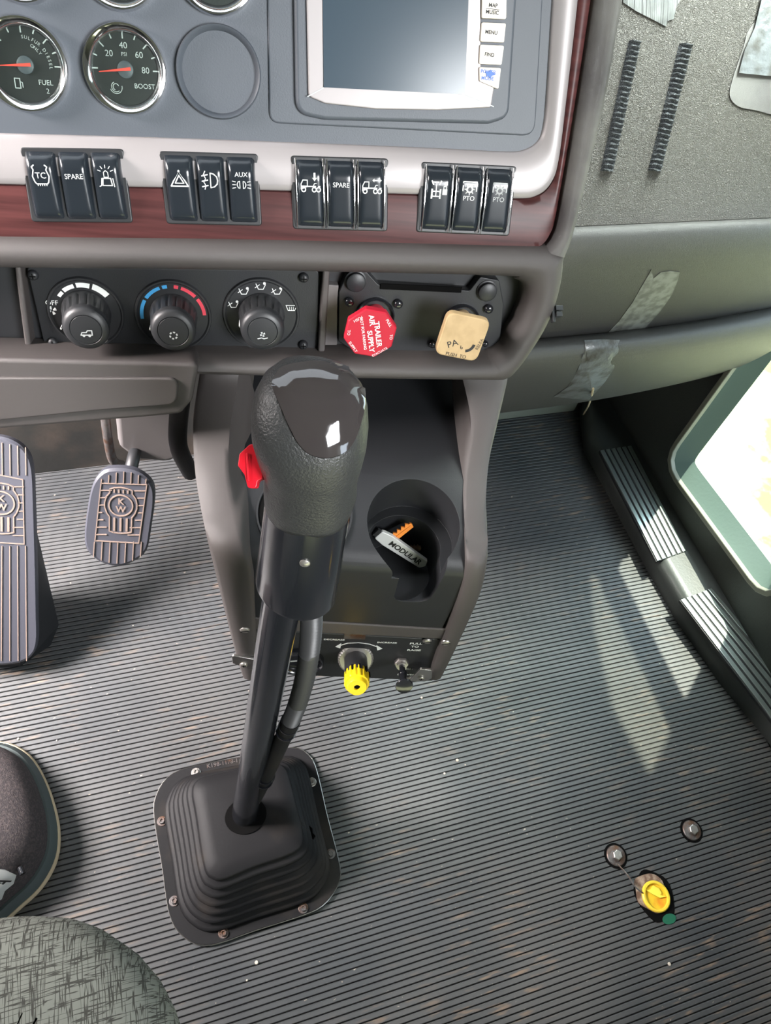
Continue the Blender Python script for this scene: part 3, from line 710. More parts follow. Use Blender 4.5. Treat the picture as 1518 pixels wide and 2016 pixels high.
# ------------------------------------------------------------------ climate control panel
cc = thing('climate_control_panel', PC.P(330, 610), 'black climate control panel with three fluted rotary knobs', 'control panel')
mb = MB(); mb.prism(PC, fillet(PC.hits([(52, 526), (628, 532), (626, 688), (88, 684)], -.004), .004, 4), -.014, -.004); obj('faceplate', mb, M['black2'], cc, bevel=.001)
for i, (x, y, capx, capy) in enumerate(((170, 614, 169, 652), (342, 620, 341, 655), (515, 618, 517, 655))):
    f0 = PC.atpx(x, y, -.004); r = PC.scale(x, y) * 76
    mb = MB(); mb.lathe(f0, [(r, -.002), (r, .0015), (r * .98, .003), (r * .94, .003), (r * .9, .0018), (.0002, .0018)], 56); dl = obj('dial_plate', mb, M['black'], cc, smooth=30)
    white = MB(); blue = MB(); red = MB(); z = .0019
    if i == 0:
        for a0, a1, wd in ((131, 143, .05), (104, 127, .07), (74, 99, .09), (38, 69, .12)): white.arc(f0, r * .72, r * (.76 + wd), a0, a1, z)
        white.text(f0, 'OFF', -r * .83, r * .27, r * .19, z)
        for k in range(4): white.arc(f0.at(-r * .86, r * .06), r * .03, r * .12, k * 90, k * 90 + 45, z)
    elif i == 1:
        for a0, a1 in ((148, 186), (110, 143), (96, 105)): blue.arc(f0, r * .77, r * .86, a0, a1, z)
        for a0, a1 in ((76, 84), (42, 71), (2, 36)): red.arc(f0, r * .77, r * .86, a0, a1, z)
    else:
        for a in (160, 125, 90, 57):
            q = f0.at(r * .76 * math.cos(math.radians(a)), r * .76 * math.sin(math.radians(a)))
            s = r * .06; white.stroke(q, [(-2 * s, s * 1.4), (-s, -s), (s, -s), (2 * s, s)], .0006, z); white.arc(q.at(s * 1.6, s * 1.6), 0, s * .6, 0, 359, z, seg=8); white.stroke(q, [(-.5 * s, s), (-2.4 * s, -s * .4)], .0005, z)
        q = f0.at(r * .78, r * .2); s = r * .07; white.stroke(q, [(-2 * s, s), (2 * s, s), (1.2 * s, -s), (-1.2 * s, -s)], .0005, z, close=True)
        for k in (-1, 0, 1): white.stroke(q, [(k * s * .7, -s), (k * s * .7, s * .4)], .0004, z)
    if white.v: obj('dial_marking', white, M['white'], dl)
    if blue.v: obj('cold_marking', blue, M['blue'], dl); obj('hot_marking', red, M['redprint'], dl)
    ax = (PC.P(capx, capy, .034) - f0.p(0, 0, 0)).normalized()
    fk = Fr(f0.p(0, 0, 0), PC.u, PC.v, ax); kk = r / .031
    mod = lambda k, c: 1 - (.07 if (k % 4) < 1 and .004 < c < .0265 else 0)
    mb = MB(); mb.lathe(fk, [(.0198, .0018), (.0198, .004), (.0192, .006), (.0186, .018), (.0184, .0255), (.0184, .0275), (.0176, .0295), (.0182, .031), (.0176, .0335), (.0155, .0355), (.0128, .0362), (.0122, .0356), (.0118, .0362), (.006, .0368), (.0002, .037)], 72, mod)
    kn = obj('rotary_knob', mb, M['black'], cc, smooth=35)
    mb = MB(); fi = fk.at(0, -.003, .0368); s = .0011
    if i == 0: mb.stroke(fi, [(-4 * s, -1 * s), (-3 * s, s), (0, s), (s, 2.5 * s), (4 * s, 2.5 * s), (4 * s, -1 * s)], .0008, 0, close=True); mb.arc(fi.at(-2 * s, -1.5 * s), 0, s, 0, 359, 0, seg=10); mb.arc(fi.at(2 * s, -1.5 * s), 0, s, 0, 359, 0, seg=10)
    elif i == 1:
        for k in range(6): mb.arc(fi, .0022, .0034, k * 60, k * 60 + 34, 0)
    else:
        for k in range(4): mb.arc(fi.at(0, .001), .0006, .0022, k * 90, k * 90 + 50, 0)
        mb.stroke(fi, [(-.004, -.003), (-.001, -.0022), (.001, -.003), (.004, -.0022)], .0007, 0)
    obj('knob_icon', mb, M['greyprint'], kn)
    mb = MB(); a = math.radians((200, 196, 190)[i]); mb.stroke(fk.at(.0190 * math.cos(a), .0190 * math.sin(a), .0), [(0, 0), (.0004, .0004)], .0012, .006, .014); obj('pointer', mb, M['white'], kn)
def screw(x, y, fr, c, r, par, m=None, nm='screw', slot='x', h=.0025):
    f0 = fr.atpx(x, y, c); mb = MB()
    mb.lathe(f0, [(r, 0), (r, h * .3), (r * .85, h * .75), (r * .5, h), (.0002, h * 1.02)], 20)
    o = obj(nm, mb, m or M['screw'], par, smooth=50)
    mb = MB()
    if slot == 'x': mb.stroke(f0, [(-r * .5, 0), (r * .5, 0)], r * .2, h * .95, .0003); mb.stroke(f0, [(0, -r * .5), (0, r * .5)], r * .2, h * .95, .0003)
    elif slot == '-': mb.stroke(f0, [(-r * .75, -r * .3), (r * .75, r * .3)], r * .22, h * .95, .0003)
    elif slot == 'hex': mb.lathe(f0, [(r * .62, h * .6), (r * .62, h * 1.6), (r * .5, h * 1.8), (.0002, h * 1.8)], 6)
    if mb.v: obj('screw_slot' if slot != 'hex' else 'bolt_head', mb, M['hole'] if slot != 'hex' else (m or M['rusty']), o)
    return o
for x, y in ((66, 541), (105, 673), (598, 546), (597, 678)): screw(x, y, PC, -.003, .0042, cc, M['black2'], h=.004)

# ------------------------------------------------------------------ air brake valves
vp = thing('brake_valve_plate', PC.P(820, 630), 'black valve plate holding the red and cream brake knobs', 'valve plate')
mb = MB(); mb.prism(PC, fillet(PC.hits([(667, 575), (683, 540), (722, 535), (745, 560), (925, 572), (946, 545), (983, 552), (992, 600), (985, 670), (950, 700), (700, 694), (666, 672)], -.002), .003, 3), -.014, -.002); obj('plate', mb, M['black2'], vp, bevel=.001)
mb = MB(); mb.stroke(PC, [PC.hit(752, 563, -.002), PC.hit(905, 570, -.002)], .005, -.0018, .001); obj('slot', mb, M['hole'], vp)
for x, y, r in ((700, 553, .0085), (958, 572, .0085)):
    f0 = PC.atpx(x, y, -.002); mb = MB(); mb.lathe(f0, [(r * 1.12, 0), (r * 1.12, .001), (r * .98, .0015), (r * .95, .005), (r * .8, .0058), (.0002, .006)], 32); obj('cap_nut', mb, M['black'], vp, smooth=35)
for x, y, r in ((688, 594, .0042), (784, 598, .0042), (962, 608, .0042), (851, 677, .0036), (692, 700, .0042), (928, 714, .0048), (955, 676, .003)):
    screw(x, y, PC, .000, r, vp, M['gloss'], slot='x' if r > .0045 else 'none', h=.0035)
for (x, y) in ((738, 622), (907, 634)):
    f0 = PC.atpx(x, y, -.002); mb = MB(); r = .0175; L = [(r, 0), (r, .003), (r * .93, .0045), (r * .87, .003), (r * .85, .0005)]
    mb.loops([[f0.p(a * math.cos(2 * PI * k / 40), a * math.sin(2 * PI * k / 40), c) for k in range(40)] for a, c in L], False); obj('collar_ring', mb, M['gloss'], vp)
def valve_knob(bx, by, kx, ky, c, outline, m, nm, label, th_=.010):
    base = PC.P(bx, by, -.002); top = PC.P(kx, ky, c); ax = (top - base).normalized()
    t = thing(nm, base, label, 'knob'); fk = Fr(top, PC.u, PC.v, (ax + PC.n * 1.0).normalized())
    # face turned a little up, as seen
    mb = MB(); mb.tube([base, base.lerp(top, .5), top - ax * .004], [.0095, .0088, .0105], 24); obj('shaft', mb, m, t)
    mb = MB(); mb.prism(fk, outline(.93), -th_, -th_ * .75); mb.v = mb.v[:0]; mb.f = []
    L = [[fk.p(a, b, cc_) for a, b in outline(k)] for k, cc_ in ((.90, -th_), (1, -th_ * .75), (1, -th_ * .25), (.985, -.0008), (.94, 0))]
    mb.shell(L); obj('knob_face', mb, m, t, smooth=30)
    return t, fk
sR = PC.scale(730, 657, .045) * 53
octo = lambda k: fillet([(sR * k * math.cos(PI / 8 + i * PI / 4 - .18), sR * k * .97 * math.sin(PI / 8 + i * PI / 4 - .18)) for i in range(8)], .002, 3)
t, fk = valve_knob(738, 618, 729, 657, .045, octo, M['red'], 'air_supply_knob', 'red octagonal pull knob lettered trailer air supply, on the valve plate')
mb = MB(); R_ = sR; rt = -math.radians(80); z = .0001
mb.text(fk, 'TRAILER', R_ * .28, R_ * -.02, R_ * .27, z, rot=rt, bold=.02)
mb.text(fk, 'AIR', R_ * .02, R_ * .52, R_ * .27, z, rot=rt, bold=.02); mb.text(fk, 'SUPPLY', R_ * .03, -R_ * .3, R_ * .26, z, rot=rt, bold=.02)
mb.text(fk, 'NOT FOR PARKING', -R_ * .26, R_ * .0, R_ * .145, z, rot=rt, bold=.01)
mb.text(fk, 'PUSH', -R_ * .48, R_ * .56, R_ * .15, z, rot=PI * 1.17); mb.text(fk, 'TO', -R_ * .8, R_ * .04, R_ * .15, z, rot=-PI / 2); mb.text(fk, 'SUPPLY', -R_ * .62, -R_ * .52, R_ * .15, z, rot=-PI * .3)
mb.text(fk, 'PULL', R_ * .66, R_ * .42, R_ * .15, z, rot=-PI * .32); mb.text(fk, 'TO', R_ * .78, -R_ * .12, R_ * .15, z, rot=-PI / 2); mb.text(fk, 'EVACUATE', R_ * .4, -R_ * .72, R_ * .13, z, rot=PI * .17)
obj('lettering', mb, M['white'], t)
sR2 = PC.scale(911, 665, .045) * 44
rsq = lambda k: fillet([tuple(Matrix.Rotation(-.2, 2) @ Vector((sx * sR2 * k, sy * sR2 * k * .98))) for sx, sy in ((-1, -1), (1, -1), (1, 1), (-1, 1))], .007, 5)
t, fk = valve_knob(907, 628, 911, 665, .045, rsq, M['tan'], 'parking_brake_knob', 'worn cream square pull knob for the parking brake, on the valve plate')
mb = MB(); mb.text(fk, 'PA', -sR2 * .42, -sR2 * .28, sR2 * .42, z, rot=.35); mb.text(fk, 'PUSH  TO', -sR2 * .2, -sR2 * .82, sR2 * .22, z, rot=-.2); mb.text(fk, 'RELEA', sR2 * .8, -sR2 * .3, sR2 * .2, z, rot=1.2); mb.text(fk, '6', -sR2 * .0, -sR2 * .45, sR2 * .25, z, rot=.5)
mb.arc(fk.at(sR2 * .2, -sR2 * .25), sR2 * .3, sR2 * .42, 270, 350, z); obj('lettering', mb, M['blackprint'], t)

# small black clip on the side of the stack
t = thing('plastic_clip', W(1092, 612, .60), 'small black plastic clip on the right side of the dash', 'clip')
fc = Fr(W(1090, 613, .66), cw((.9, .1, -.4)), cw((-.3, .95, .1)))
mb = MB()
mb.box(fc, -.003, 0, -.010, .010, -.002, .002); mb.box(fc, 0, .008, .000, .0045, -.004, .004); mb.box(fc, 0, .0065, -.0055, -.001, -.004, .004)
obj('clip_body', mb, M['black'], t, bevel=.0005)

# ------------------------------------------------------------------ passenger dash
pdash = thing('passenger_dashboard', Vector((.5, .6, .5)), 'grey grained passenger side dash panel with padded lower roll', 'dashboard panel')
def prof_pts(rows, x=1300): return [onY(x, py, Y) for py, Y in rows]
up = prof_pts([(-260, .80), (-100, .755), (60, .710), (200, .672), (330, .637), (420, .612), (438, .606)])
lo = prof_pts([(437, .612), (441, .602), (450, .594), (470, .588), (510, .584), (560, .588), (610, .600), (640, .610), (656, .622), (658, .66)])
bo = prof_pts([(640, .66), (646, .61), (656, .594), (672, .584), (695, .580), (720, .585), (745, .600), (765, .625), (776, .66), (772, .70)])
def extr(pp, x0, x1, nseg=1, warp=None, back=.12):
    L = []
    for k in range(nseg + 1):
        x = x0 + (x1 - x0) * k / nseg; row = []
        for p in pp:
            q = Vector((x, p.y, p.z))
            if warp: q = warp(q, k / nseg)
            row.append(q)
        row = [Vector((row[0].x, .85, row[0].z))] + row + [Vector((row[-1].x, .85, row[-1].z))]
        L.append(row)
    m_ = MB(); m_.loops(L, False, True, True); return m_
UPB = extr(up, .30, XD, 1)
obj('upper_panel', UPB, M['vinyl_pass'], pdash, smooth=50)
LOB = extr(catmull(lo, 3, False), .26, XD, 1); obj('lower_pad', LOB, M['vinyl_pad'], pdash, smooth=60)
def bw(q, t):
    t = max(0, (t - .5) / .5); return Vector((q.x, q.y, q.z + .03 * t * t * (1 if q.z < .62 else .7)))
BOB = extr(catmull(bo, 3, False), .22, XD, 16, bw); obj('knee_roll', BOB, M['vinyl_pad'], pdash, smooth=60)
bvU, bvL, bvB = UPB.bvh(), LOB.bvh(), BOB.bvh()
# recess with taped edge at the top right
mb = MB(); drape(mb, catmull([(1480, 50), (1462, 95), (1440, 160), (1436, 190), (1450, 208), (1480, 216), (1560, 222), (1600, 120), (1560, -20)], 5), bvU, .0010, 5); obj('grab_recess', mb, M['vinyl_roll'], pdash)
for i, q in enumerate(([(1238, 80), (1262, 82), (1207, 338), (1182, 337)], [(1337, 86), (1364, 88), (1301, 338), (1276, 336)])):
    pts = []
    for k in range(4):
        a, b = Vector(q[k]), Vector(q[(k + 1) % 4])
        n_ = 24 if k % 2 else 3
        pts += [tuple(a.lerp(b, j / n_)) for j in range(n_)]
    # comb-like woven strip built from short cross ribs
    A, B, C, D = [Vector(p) for p in q]; L = []; ns = 84
    for j in range(ns + 1):
        s_ = j / ns; l, r_ = A.lerp(D, s_), B.lerp(C, s_); row = []
        for k in range(7):
            p = l.lerp(r_, k / 6 + .03 * math.sin(j * 2.1)); rr = ray(p.x, p.y).normalized(); h = bvU.ray_cast(CAMP, rr); nn = h[1] if h[1].dot(rr) < 0 else -h[1]
            hgt = .0034 + .0016 * math.sin(j * 1.9 + .8 * math.sin(k)) if 0 < k < 6 else 0.0
            row.append(h[0] + nn * hgt)
        L.append(row)
    mb = MB(); mb.loops(L, False, ring=False)
    o = obj('hook_and_loop_strip', mb, M['velcro'], None, smooth=60, label='dark woven hook-and-loop strip on the passenger dash, ' + ('nearer the gauges' if i == 0 else 'farther from the gauges'), cat='fastener strip', group='hook-and-loop strips')
mb = MB(); drape(mb, [(1228, -40), (1226, 6), (1250, 22), (1285, 40), (1310, 53), (1313, 42), (1325, 38), (1330, 15), (1345, -10), (1350, -60)], bvU, .0012, 6)
obj('duct_tape', mb, M['tape'], None, label='torn ribbed grey tape end hanging above the hook-and-loop strips', cat='tape', group='tape pieces')
mb = MB(); drape(mb, [(1500, -20), (1482, 55), (1462, 100), (1450, 145), (1500, 150), (1600, 158), (1600, -20)], bvU, .0035, 6)
obj('duct_tape', mb, M['tape2'], None, label='crinkled silver tape over the recess at the upper right', cat='tape', group='tape pieces')
rz = MB(); drape(rz, [(1277, 540), (1282, 530), (1286, 548), (1300, 536), (1318, 533), (1338, 535), (1334, 552), (1322, 580), (1300, 612), (1270, 645), (1250, 655), (1195, 656), (1220, 630), (1245, 595), (1262, 565)], bvL, .0006, 6)
obj('tape_residue', rz, M['residue'], None, label='pale worn patch of old tape on the padded lower passenger dash', cat='tape', group='tape pieces')
rz = MB(); drape(rz, [(1150, 671), (1185, 669), (1219, 670), (1217, 690), (1208, 725), (1190, 752), (1172, 772), (1160, 786), (1130, 784), (1090, 780), (1118, 760), (1138, 725), (1146, 700)], bvB, .0010, 7)
obj('duct_tape', rz, M['tape2'], None, label='shiny silver duct tape wrapped over the passenger knee roll', cat='tape', group='tape pieces')

mb = MB(); mb.tube(catmull([onY(1168, 765, .575), onY(1163, 785, .66), onY(1158, 800, .76), onY(1148, 818, .83), onY(1144, 834, .835)], 6, False), .0016, 8)
obj('loose_thread', mb, M['cream'], None, label='frayed beige cord hanging from the duct-taped knee roll to the mat corner', cat='cord')

# ------------------------------------------------------------------ centre console
yaw = math.radians(15)
UCs = Vector((math.cos(yaw), -math.sin(yaw), 0)); NCs = Vector((-math.sin(yaw), -math.cos(yaw), 0)); UP = Vector((0, 0, 1))
con = thing('center_console', W(680, 1335, .80), 'black and brown centre console with cup holder below the dash', 'console')
def leg(rows, side, nm):
    """rows: (outer px, inner px, y, depth)"""
    R0 = []
    for xo, xi, y, d in rows:
        O = W(xo, y, d); fr = Fr(O, UCs, UP); I = fr.P(xi, y); R0.append((O, I))
    O = catmull([r[0] for r in R0], 5, False); I = catmull([r[1] for r in R0], 5, False); L = []
    for o, i in zip(O, I):
        e = (i - o); wd = e.length; e.normalize(); n = NCs
        b = n * -1
        L.append([o + b * .16, o + b * .05, o + b * .016 + e * .0, o + b * .006 + e * wd * .05, o + e * wd * .18 + b * .001, o + e * wd * .5 - b * .001, o + e * wd * .88 + b * .0, i + b * .003, i + b * .03, i + b * .16])
    m_ = MB(); m_.loops(L, False, True, True)
    return m_
RLEG = [(1008, 905, 735, .600), (1003, 915, 765, .605), (984, 928, 840, .640), (966, 918, 920, .666), (960, 914, 1000, .676), (962, 917, 1060, .680), (963, 918, 1110, .683), (950, 905, 1175, .705), (922, 882, 1240, .745), (893, 858, 1300, .785), (872, 846, 1338, .815)]
LLEG = [(392, 470, 735, .610), (388, 466, 765, .612), (376, 452, 850, .640), (378, 450, 930, .660), (388, 462, 1000, .668), (402, 480, 1070, .670), (415, 497, 1125, .672), (432, 500, 1190, .705), (448, 503, 1250, .745), (462, 508, 1300, .785), (474, 512, 1338, .815)]
# inner body
tl = math.radians(13)
PSH = Fr(W(815, 1030, .682), UCs, (-NCs * math.cos(tl) + UP * math.sin(tl)))     # cup-holder deck
deckF = PSH.P(700, 1098); deckB = PSH.P(700, 930)
def kt(p): e = p - PSH.o; return (e.dot(NCs), p.z)
def body():
    # side profile in (n, z): n toward the driver
    f0 = kt(deckF); b0 = kt(deckB); o = PSH.o
    frt = f0[0] + .004
    wt = kt(W(700, 738, .785))
    prof = [(b0[0] - .15, .28), (frt - .010, .28)]
    lowz = FPL_z = W(700, 1245, .76).z
    prof += [(frt - .002, lowz), (frt, f0[1] - .05)] + [(frt - .022 + .022 * math.cos(math.radians(q_)), f0[1] - .018 + .020 * math.sin(math.radians(q_))) for q_ in range(0, 78, 11)] + [(f0[0] - .028, f0[1] + .0065)]
    prof += [(b0[0], b0[1]), wt, (b0[0] - .15, wt[1])]
    a0 = PSH.hit(468, 1010)[0]; a1 = PSH.hit(924, 1010)[0]
    L = [[o + UCs * a + NCs * n + UP * (z - o.z) for n, z in prof] for a in (a0, a1)]
    m_ = MB(); m_.shell(L); return m_, frt, f0, b0, a0, a1
BD, frt, f0k, b0k, a0k, a1k = body()
bo_ = obj('console_body', BD, M['black2'], con, smooth=35)
FPL = Fr(PSH.o + NCs * frt, UCs, UP)          # front plane of the console
def plane_d(x, y, c=0.0): return (FPL.P(x, y, c) - CAMP).dot(cw((0, 0, -1)))
def leg_d(x, y):
    dd = (PSH.P(x, y, .006) - CAMP).dot(cw((0, 0, -1)))
    return max(dd, plane_d(x, y, .006))
TOPD = {735: .712, 765: .714, 840: .716, 850: .716}
RLEG = [(o, i, y, TOPD.get(y) or leg_d(o, y)) for o, i, y, d in RLEG]
LLEG = [(o, i, y, {735: .700, 765: .698, 850: .680}[y] if y in TOPD else leg_d(o, y)) for o, i, y, d in LLEG]
print('LEG', [round(r[3],3) for r in RLEG], [round(r[3],3) for r in LLEG], 'housing', (PC.P(1000,745,0)-CAMP).dot(cw((0,0,-1))), 'zbot', FPL.P(680,1338).z)
obj('right_leg', leg(RLEG, 1, ''), M['vinyl_brown'], con, smooth=60)
obj('left_leg', leg(LLEG, -1, ''), M['vinyl_brown'], con, smooth=60)
cut = MB(); cup_r = PSH.scale(815, 1030) * 91
PSU = Fr(PSH.o, UCs, -NCs)       # upright axes for the cup
cut.lathe(PSU, [(cup_r, -.034), (cup_r, .05)], 64)
cut2 = MB(); cut2.lathe(PSU.at(-.004, -.004), [(cup_r * .80, -.085), (cup_r * .86, .03)], 48)
cut3 = MB()
ns = [PSH.hit(782, 1085), PSH.hit(905, 1060)]
# finger notch running out of the cup through the front edge
nA = Fr(PSH.o, UCs, -NCs)
na0 = PSH.hit(790, 1120)[0]; na1 = PSH.hit(880, 1120)[0]; nb1 = 0
na1 = PSH.hit(893, 1120)[0]; nf_ = Fr(PSH.o, UCs, UP)
sec = fillet([(na0 + .003, -.078), (na1 - .010, -.078), (na1, .05), (na0, .05)], [.012, .016, 0, 0], 6)
cut3.shell([[nf_.p(a, b, c) for a, b in sec] for c in (0, .10)])
dg = None
def boolean(o, cutters):
    tmp = []
    for cmb in cutters:
        me = bpy.data.meshes.new('cut'); me.from_pydata([tuple(v - con.location) for v in cmb.v], [], cmb.f)
        bm = bmesh.new(); bm.from_mesh(me); bmesh.ops.recalc_face_normals(bm, faces=bm.faces); bm.to_mesh(me); bm.free()
        c = bpy.data.objects.new('cut', me); COL.objects.link(c); c.location = con.location; tmp.append(c)
        m_ = o.modifiers.new('b', 'BOOLEAN'); m_.object = c; m_.operation = 'DIFFERENCE'; m_.solver = 'EXACT'
    bpy.context.view_layer.update()
    d = bpy.context.evaluated_depsgraph_get(); me = bpy.data.meshes.new_from_object(o.evaluated_get(d))
    o.modifiers.clear(); o.data = me
    for c in tmp: bpy.data.objects.remove(c)
    me.shade_smooth(); me.set_sharp_from_angle(angle=math.radians(38))
boolean(bo_, [cut, cut2, cut3])
m_ = bo_.modifiers.new('bevel', 'BEVEL'); m_.width = .0016; m_.segments = 3; m_.limit_method = 'ANGLE'; m_.angle_limit = math.radians(50); m_.harden_normals = True
# second cup holder mostly hidden behind the lever
rg = MB(); f2 = PSH.atpx(600, 1010, .0004); L = [(cup_r * 1.0, 0), (cup_r * 1.0, .0012), (cup_r * .965, .0012), (cup_r * .95, -.0002)]
rg.loops([[f2.p(a * math.cos(2 * PI * k / 56), a * math.sin(2 * PI * k / 56), c) for k in range(56)] for a, c in L], False)
obj('cup_rim', rg, M['black'], con)
mb = MB(); mb.prism(f2, circ(cup_r * .95, 56), -.0002, .0003); obj('cup_lid', mb, M['hole'], con)
# lower control plate
PL = Fr(FPL.P(680, 1290, -.004), UCs, UP)
mb = MB(); mb.prism(PL, PL.hits([(500, 1240), (868, 1260), (852, 1341), (505, 1326)]), -.05, 0); obj('control_plate', mb, M['black'], con, bevel=.0012)
mb = MB(); mb.prism(PL, PL.hits([(498, 1216), (900, 1240), (880, 1258), (500, 1238)], .003), -.03, .004); obj('trim_strip', mb, M['vinyl_brown'], con, bevel=.002)
PLE = PL
for q in ([(456, 1291), (508, 1300), (506, 1322), (490, 1318), (458, 1306)], [(828, 1318), (851, 1320), (850, 1336), (838, 1342), (806, 1342)]):
    mb = MB(); mb.prism(PL, fillet(PL.hits(q, .0135), .003, 3), .0105, .0135); obj('metal_tab', mb, M['steel'], con, bevel=.0006)
for x, y, c_ in ((482, 1239, .010), (517, 1242, .004), (841, 1261, .001), (878, 1264, .010)): screw(x, y, PL, c_, .0052, con, slot='-')
for x, y, c_ in ((480, 1308, .0135), (829, 1334, .0135), (808, 1334, .001)): screw(x, y, PL, c_, .0046, con, slot='x')
mb = MB(); zz = .0004; s1 = PL.scale(680, 1290)
def ptxt(mb, s, x, y, size, rot=0.05, **k): a, b = PL.hit(x, y, zz); mb.text(PL, s, a, b, size * s1, zz, rot=rot, **k)
ptxt(mb, 'DECREASE', 658, 1259, 8.5, bold=.02); ptxt(mb, 'INCREASE', 762, 1265, 8.5, bold=.02)
mbp = mb; mb = MB(); ptxt(mb, 'PULL', 819, 1267, 11, bold=.02); ptxt(mb, 'TO', 817, 1273, 11, bold=.02); ptxt(mb, 'RAISE', 815, 1280, 11, bold=.02); obj('raise_lettering', mb, M['white'], con); mb = MB(); ptxt(mb, 'PUSH', 801, 1317, 11, bold=.02); ptxt(mb, 'LOWER', 800, 1328, 11, bold=.02)
obj('lower_lettering', mb, M['white'], con); mb = mbp
ar = [PL.hit(x, y, zz) for x, y in ((668, 1271), (685, 1266), (706, 1265), (728, 1268), (745, 1274))]
mb.stroke(PL, ar, 2.2 * s1, zz)
for (x, y, dx) in ((662, 1273, -1), (751, 1277, 1)): mb.prism(PL, [PL.hit(x + dx * 2, y, zz), PL.hit(x - dx * 10, y - 7, zz), PL.hit(x - dx * 8, y + 3, zz)], zz, zz + .0003)
obj('lettering', mb, M['white'], con)
mb = MB(); mb.prism(PL, PL.hits([(678, 1247), (720, 1249), (719, 1259), (677, 1257)], zz), 0, .0006); obj('small_label', mb, M['rusty'], con)
# round gauge half hidden by the lever
t = thing('air_pressure_gauge', PL.P(592, 1297), 'black round gauge half hidden behind the lever conduit on the console', 'gauge')
f0 = PL.atpx(590, 1297, .0005); r = s1 * 48; mb = MB(); mb.lathe(f0, [(r, 0), (r, .006), (r * .95, .008), (r * .88, .006), (r * .86, .003), (.0002, .003)], 48); obj('gauge_case', mb, M['gloss'], t)
mb = MB(); mb.stroke(f0, [(-r * .6, -r * .1), (r * .5, r * .25)], .003, .0032); obj('needle', mb, M['greyprint'], t)
# yellow regulator
def axis_fr(bx, by, kx, ky, c, fr=PL):
    b = fr.P(bx, by, 0); t_ = fr.P(kx, ky, c); return b, t_, Fr(b, fr.u, fr.v, (t_ - b).normalized())
b, tp, fy = axis_fr(700, 1290, 703, 1352, .048)
t = thing('air_regulator', b, 'yellow finned regulator knob with knurled steel collar on the console', 'knob'); H = (tp - b).length
r = s1 * 34; mod = lambda k, c: 1 + (.03 if k % 2 else 0)
mb = MB(); mb.lathe(fy, [(r * .9, 0), (r, .001), (r, .008), (r * .9, .0095), (r * .6, .0095)], 72, mod); obj('knurled_collar', mb, M['screw'], t, smooth=20)
mb = MB(); mb.lathe(fy, [(r * .66, .008), (r * .66, H * .7), (r * .6, H * .72)], 32); obj('neck', mb, M['black'], t)
ry = PL.scale(703, 1345, .045) * 25
mod2 = lambda k, c: (.93 if (k % 4) < 2 and c < H * .93 else 1)
mb = MB(); mb.lathe(fy, [(ry * .96, H * .60), (ry * 1.0, H * .63), (ry * 1.02, H * .9), (ry * .96, H * .93), (ry * .84, H * .935), (ry * .8, H), (ry * .74, H * 1.03), (ry * .26, H * 1.03), (ry * .24, H * .98), (.0002, H * .98)], 64, mod2); yk = obj('yellow_cap', mb, M['yellow'], t, smooth=25)
mb = MB(); mb.lathe(fy, [(ry * .24, H * .97), (ry * .24, H * .99), (.0002, H * .99)], 20); obj('cap_hole', mb, M['hole'], yk)
mb = MB()
for k in range(10):
    a = 2 * PI * k / 10 + .2; mb.stroke(fy.at(ry * .99 * math.cos(a), ry * .99 * math.sin(a), 0, rot=a), [(0, -.0002), (0, .0002)], .0018, H * .60, H * .14)
obj('cap_slot', mb, M['hole'], yk)
# pull knob
b, tp, fy = axis_fr(790, 1301, 796, 1352, .040)
t = thing('pull_knob', b, 'small black mushroom pull knob with brass nut under PULL TO RAISE', 'knob'); H = (tp - b).length
mb = MB(); mb.lathe(fy, [(.0085, 0), (.0085, .006), (.0075, .0075)], 6); mb.lathe(fy, [(.0055, .006), (.0055, .011)], 20); obj('hex_nut', mb, M['screw'], t, smooth=20)
mb = MB(); mb.lathe(fy, [(.0034, .008), (.0034, H * .45), (.0046, H * .46), (.0046, H * .55), (.0038, H * .57), (.0042, H * .85), (.0085, H * .93), (.0098, H * .97), (.009, H), (.004, H * 1.02), (.0002, H * 1.02)], 32); obj('knob_body', mb, M['gloss'], t)

# keys and tag in the cup holder
t = thing('key_tag', W(790, 1080, .735), 'pale grey key tag lettered MODULAR with keys, lying in the cup holder', 'keys')
A = W(745, 1050, .722); B = W(838, 1112, .748); ftag = Fr((A + B) / 2, (B - A), cw((.45, .9, .75)) ); ln = (B - A).length
mb = MB(); mb.prism(ftag, fillet([(-ln * .5, -.0062), (-ln * .32, -.0078), (ln * .45, -.0062), (ln * .5, 0), (ln * .45, .0062), (-ln * .32, .0078), (-ln * .5, .0055)], .003, 4), -.0025, .0025); obj('tag_body', mb, M['tagwhite'], t, bevel=.0012)
mb = MB(); mb.text(ftag, 'MODULAR', ln * .06, 0, .0085, .0026, sx=1.0, bold=.03); obj('lettering', mb, M['blackprint'], t)
mb = MB(); mb.box(ftag, -ln * .56, -ln * .47, -.0042, .0042, -.002, .002); obj('tag_end_cap', mb, M['black'], t)
def key(pa, pb, da, db, wpx, m):
    A, B = W(*pa, da), W(*pb, db); f = Fr(A, B - A, cw((-.5, .8, .6))); l = (B - A).length; w_ = wpx * .74 / FPX
    e = [(0, -w_), (l * .96, -w_ * .8), (l, 0), (l * .97, w_ * .5)]; x = l * .97
    for k in range(9): x = l * (.9 - k * .1); e += [(x, w_ * (1.1 if k % 2 else .45))]
    e += [(0, w_)]
    mb = MB(); mb.prism(f, e, -.0012, .0012); mb.stroke(f, [(0, -w_ * .1), (l * .9, -w_ * .1)], w_ * .25, .0012, .0004); return mb
obj('orange_key', key((772, 1060), (811, 1031), .728, .722, 9, M['orange']), M['orange'], t, bevel=.0003, label='orange key')
obj('brass_key', key((796, 1080), (829, 1078), .742, .745, 7, M['brass']), M['brass'], t, label='brass key')
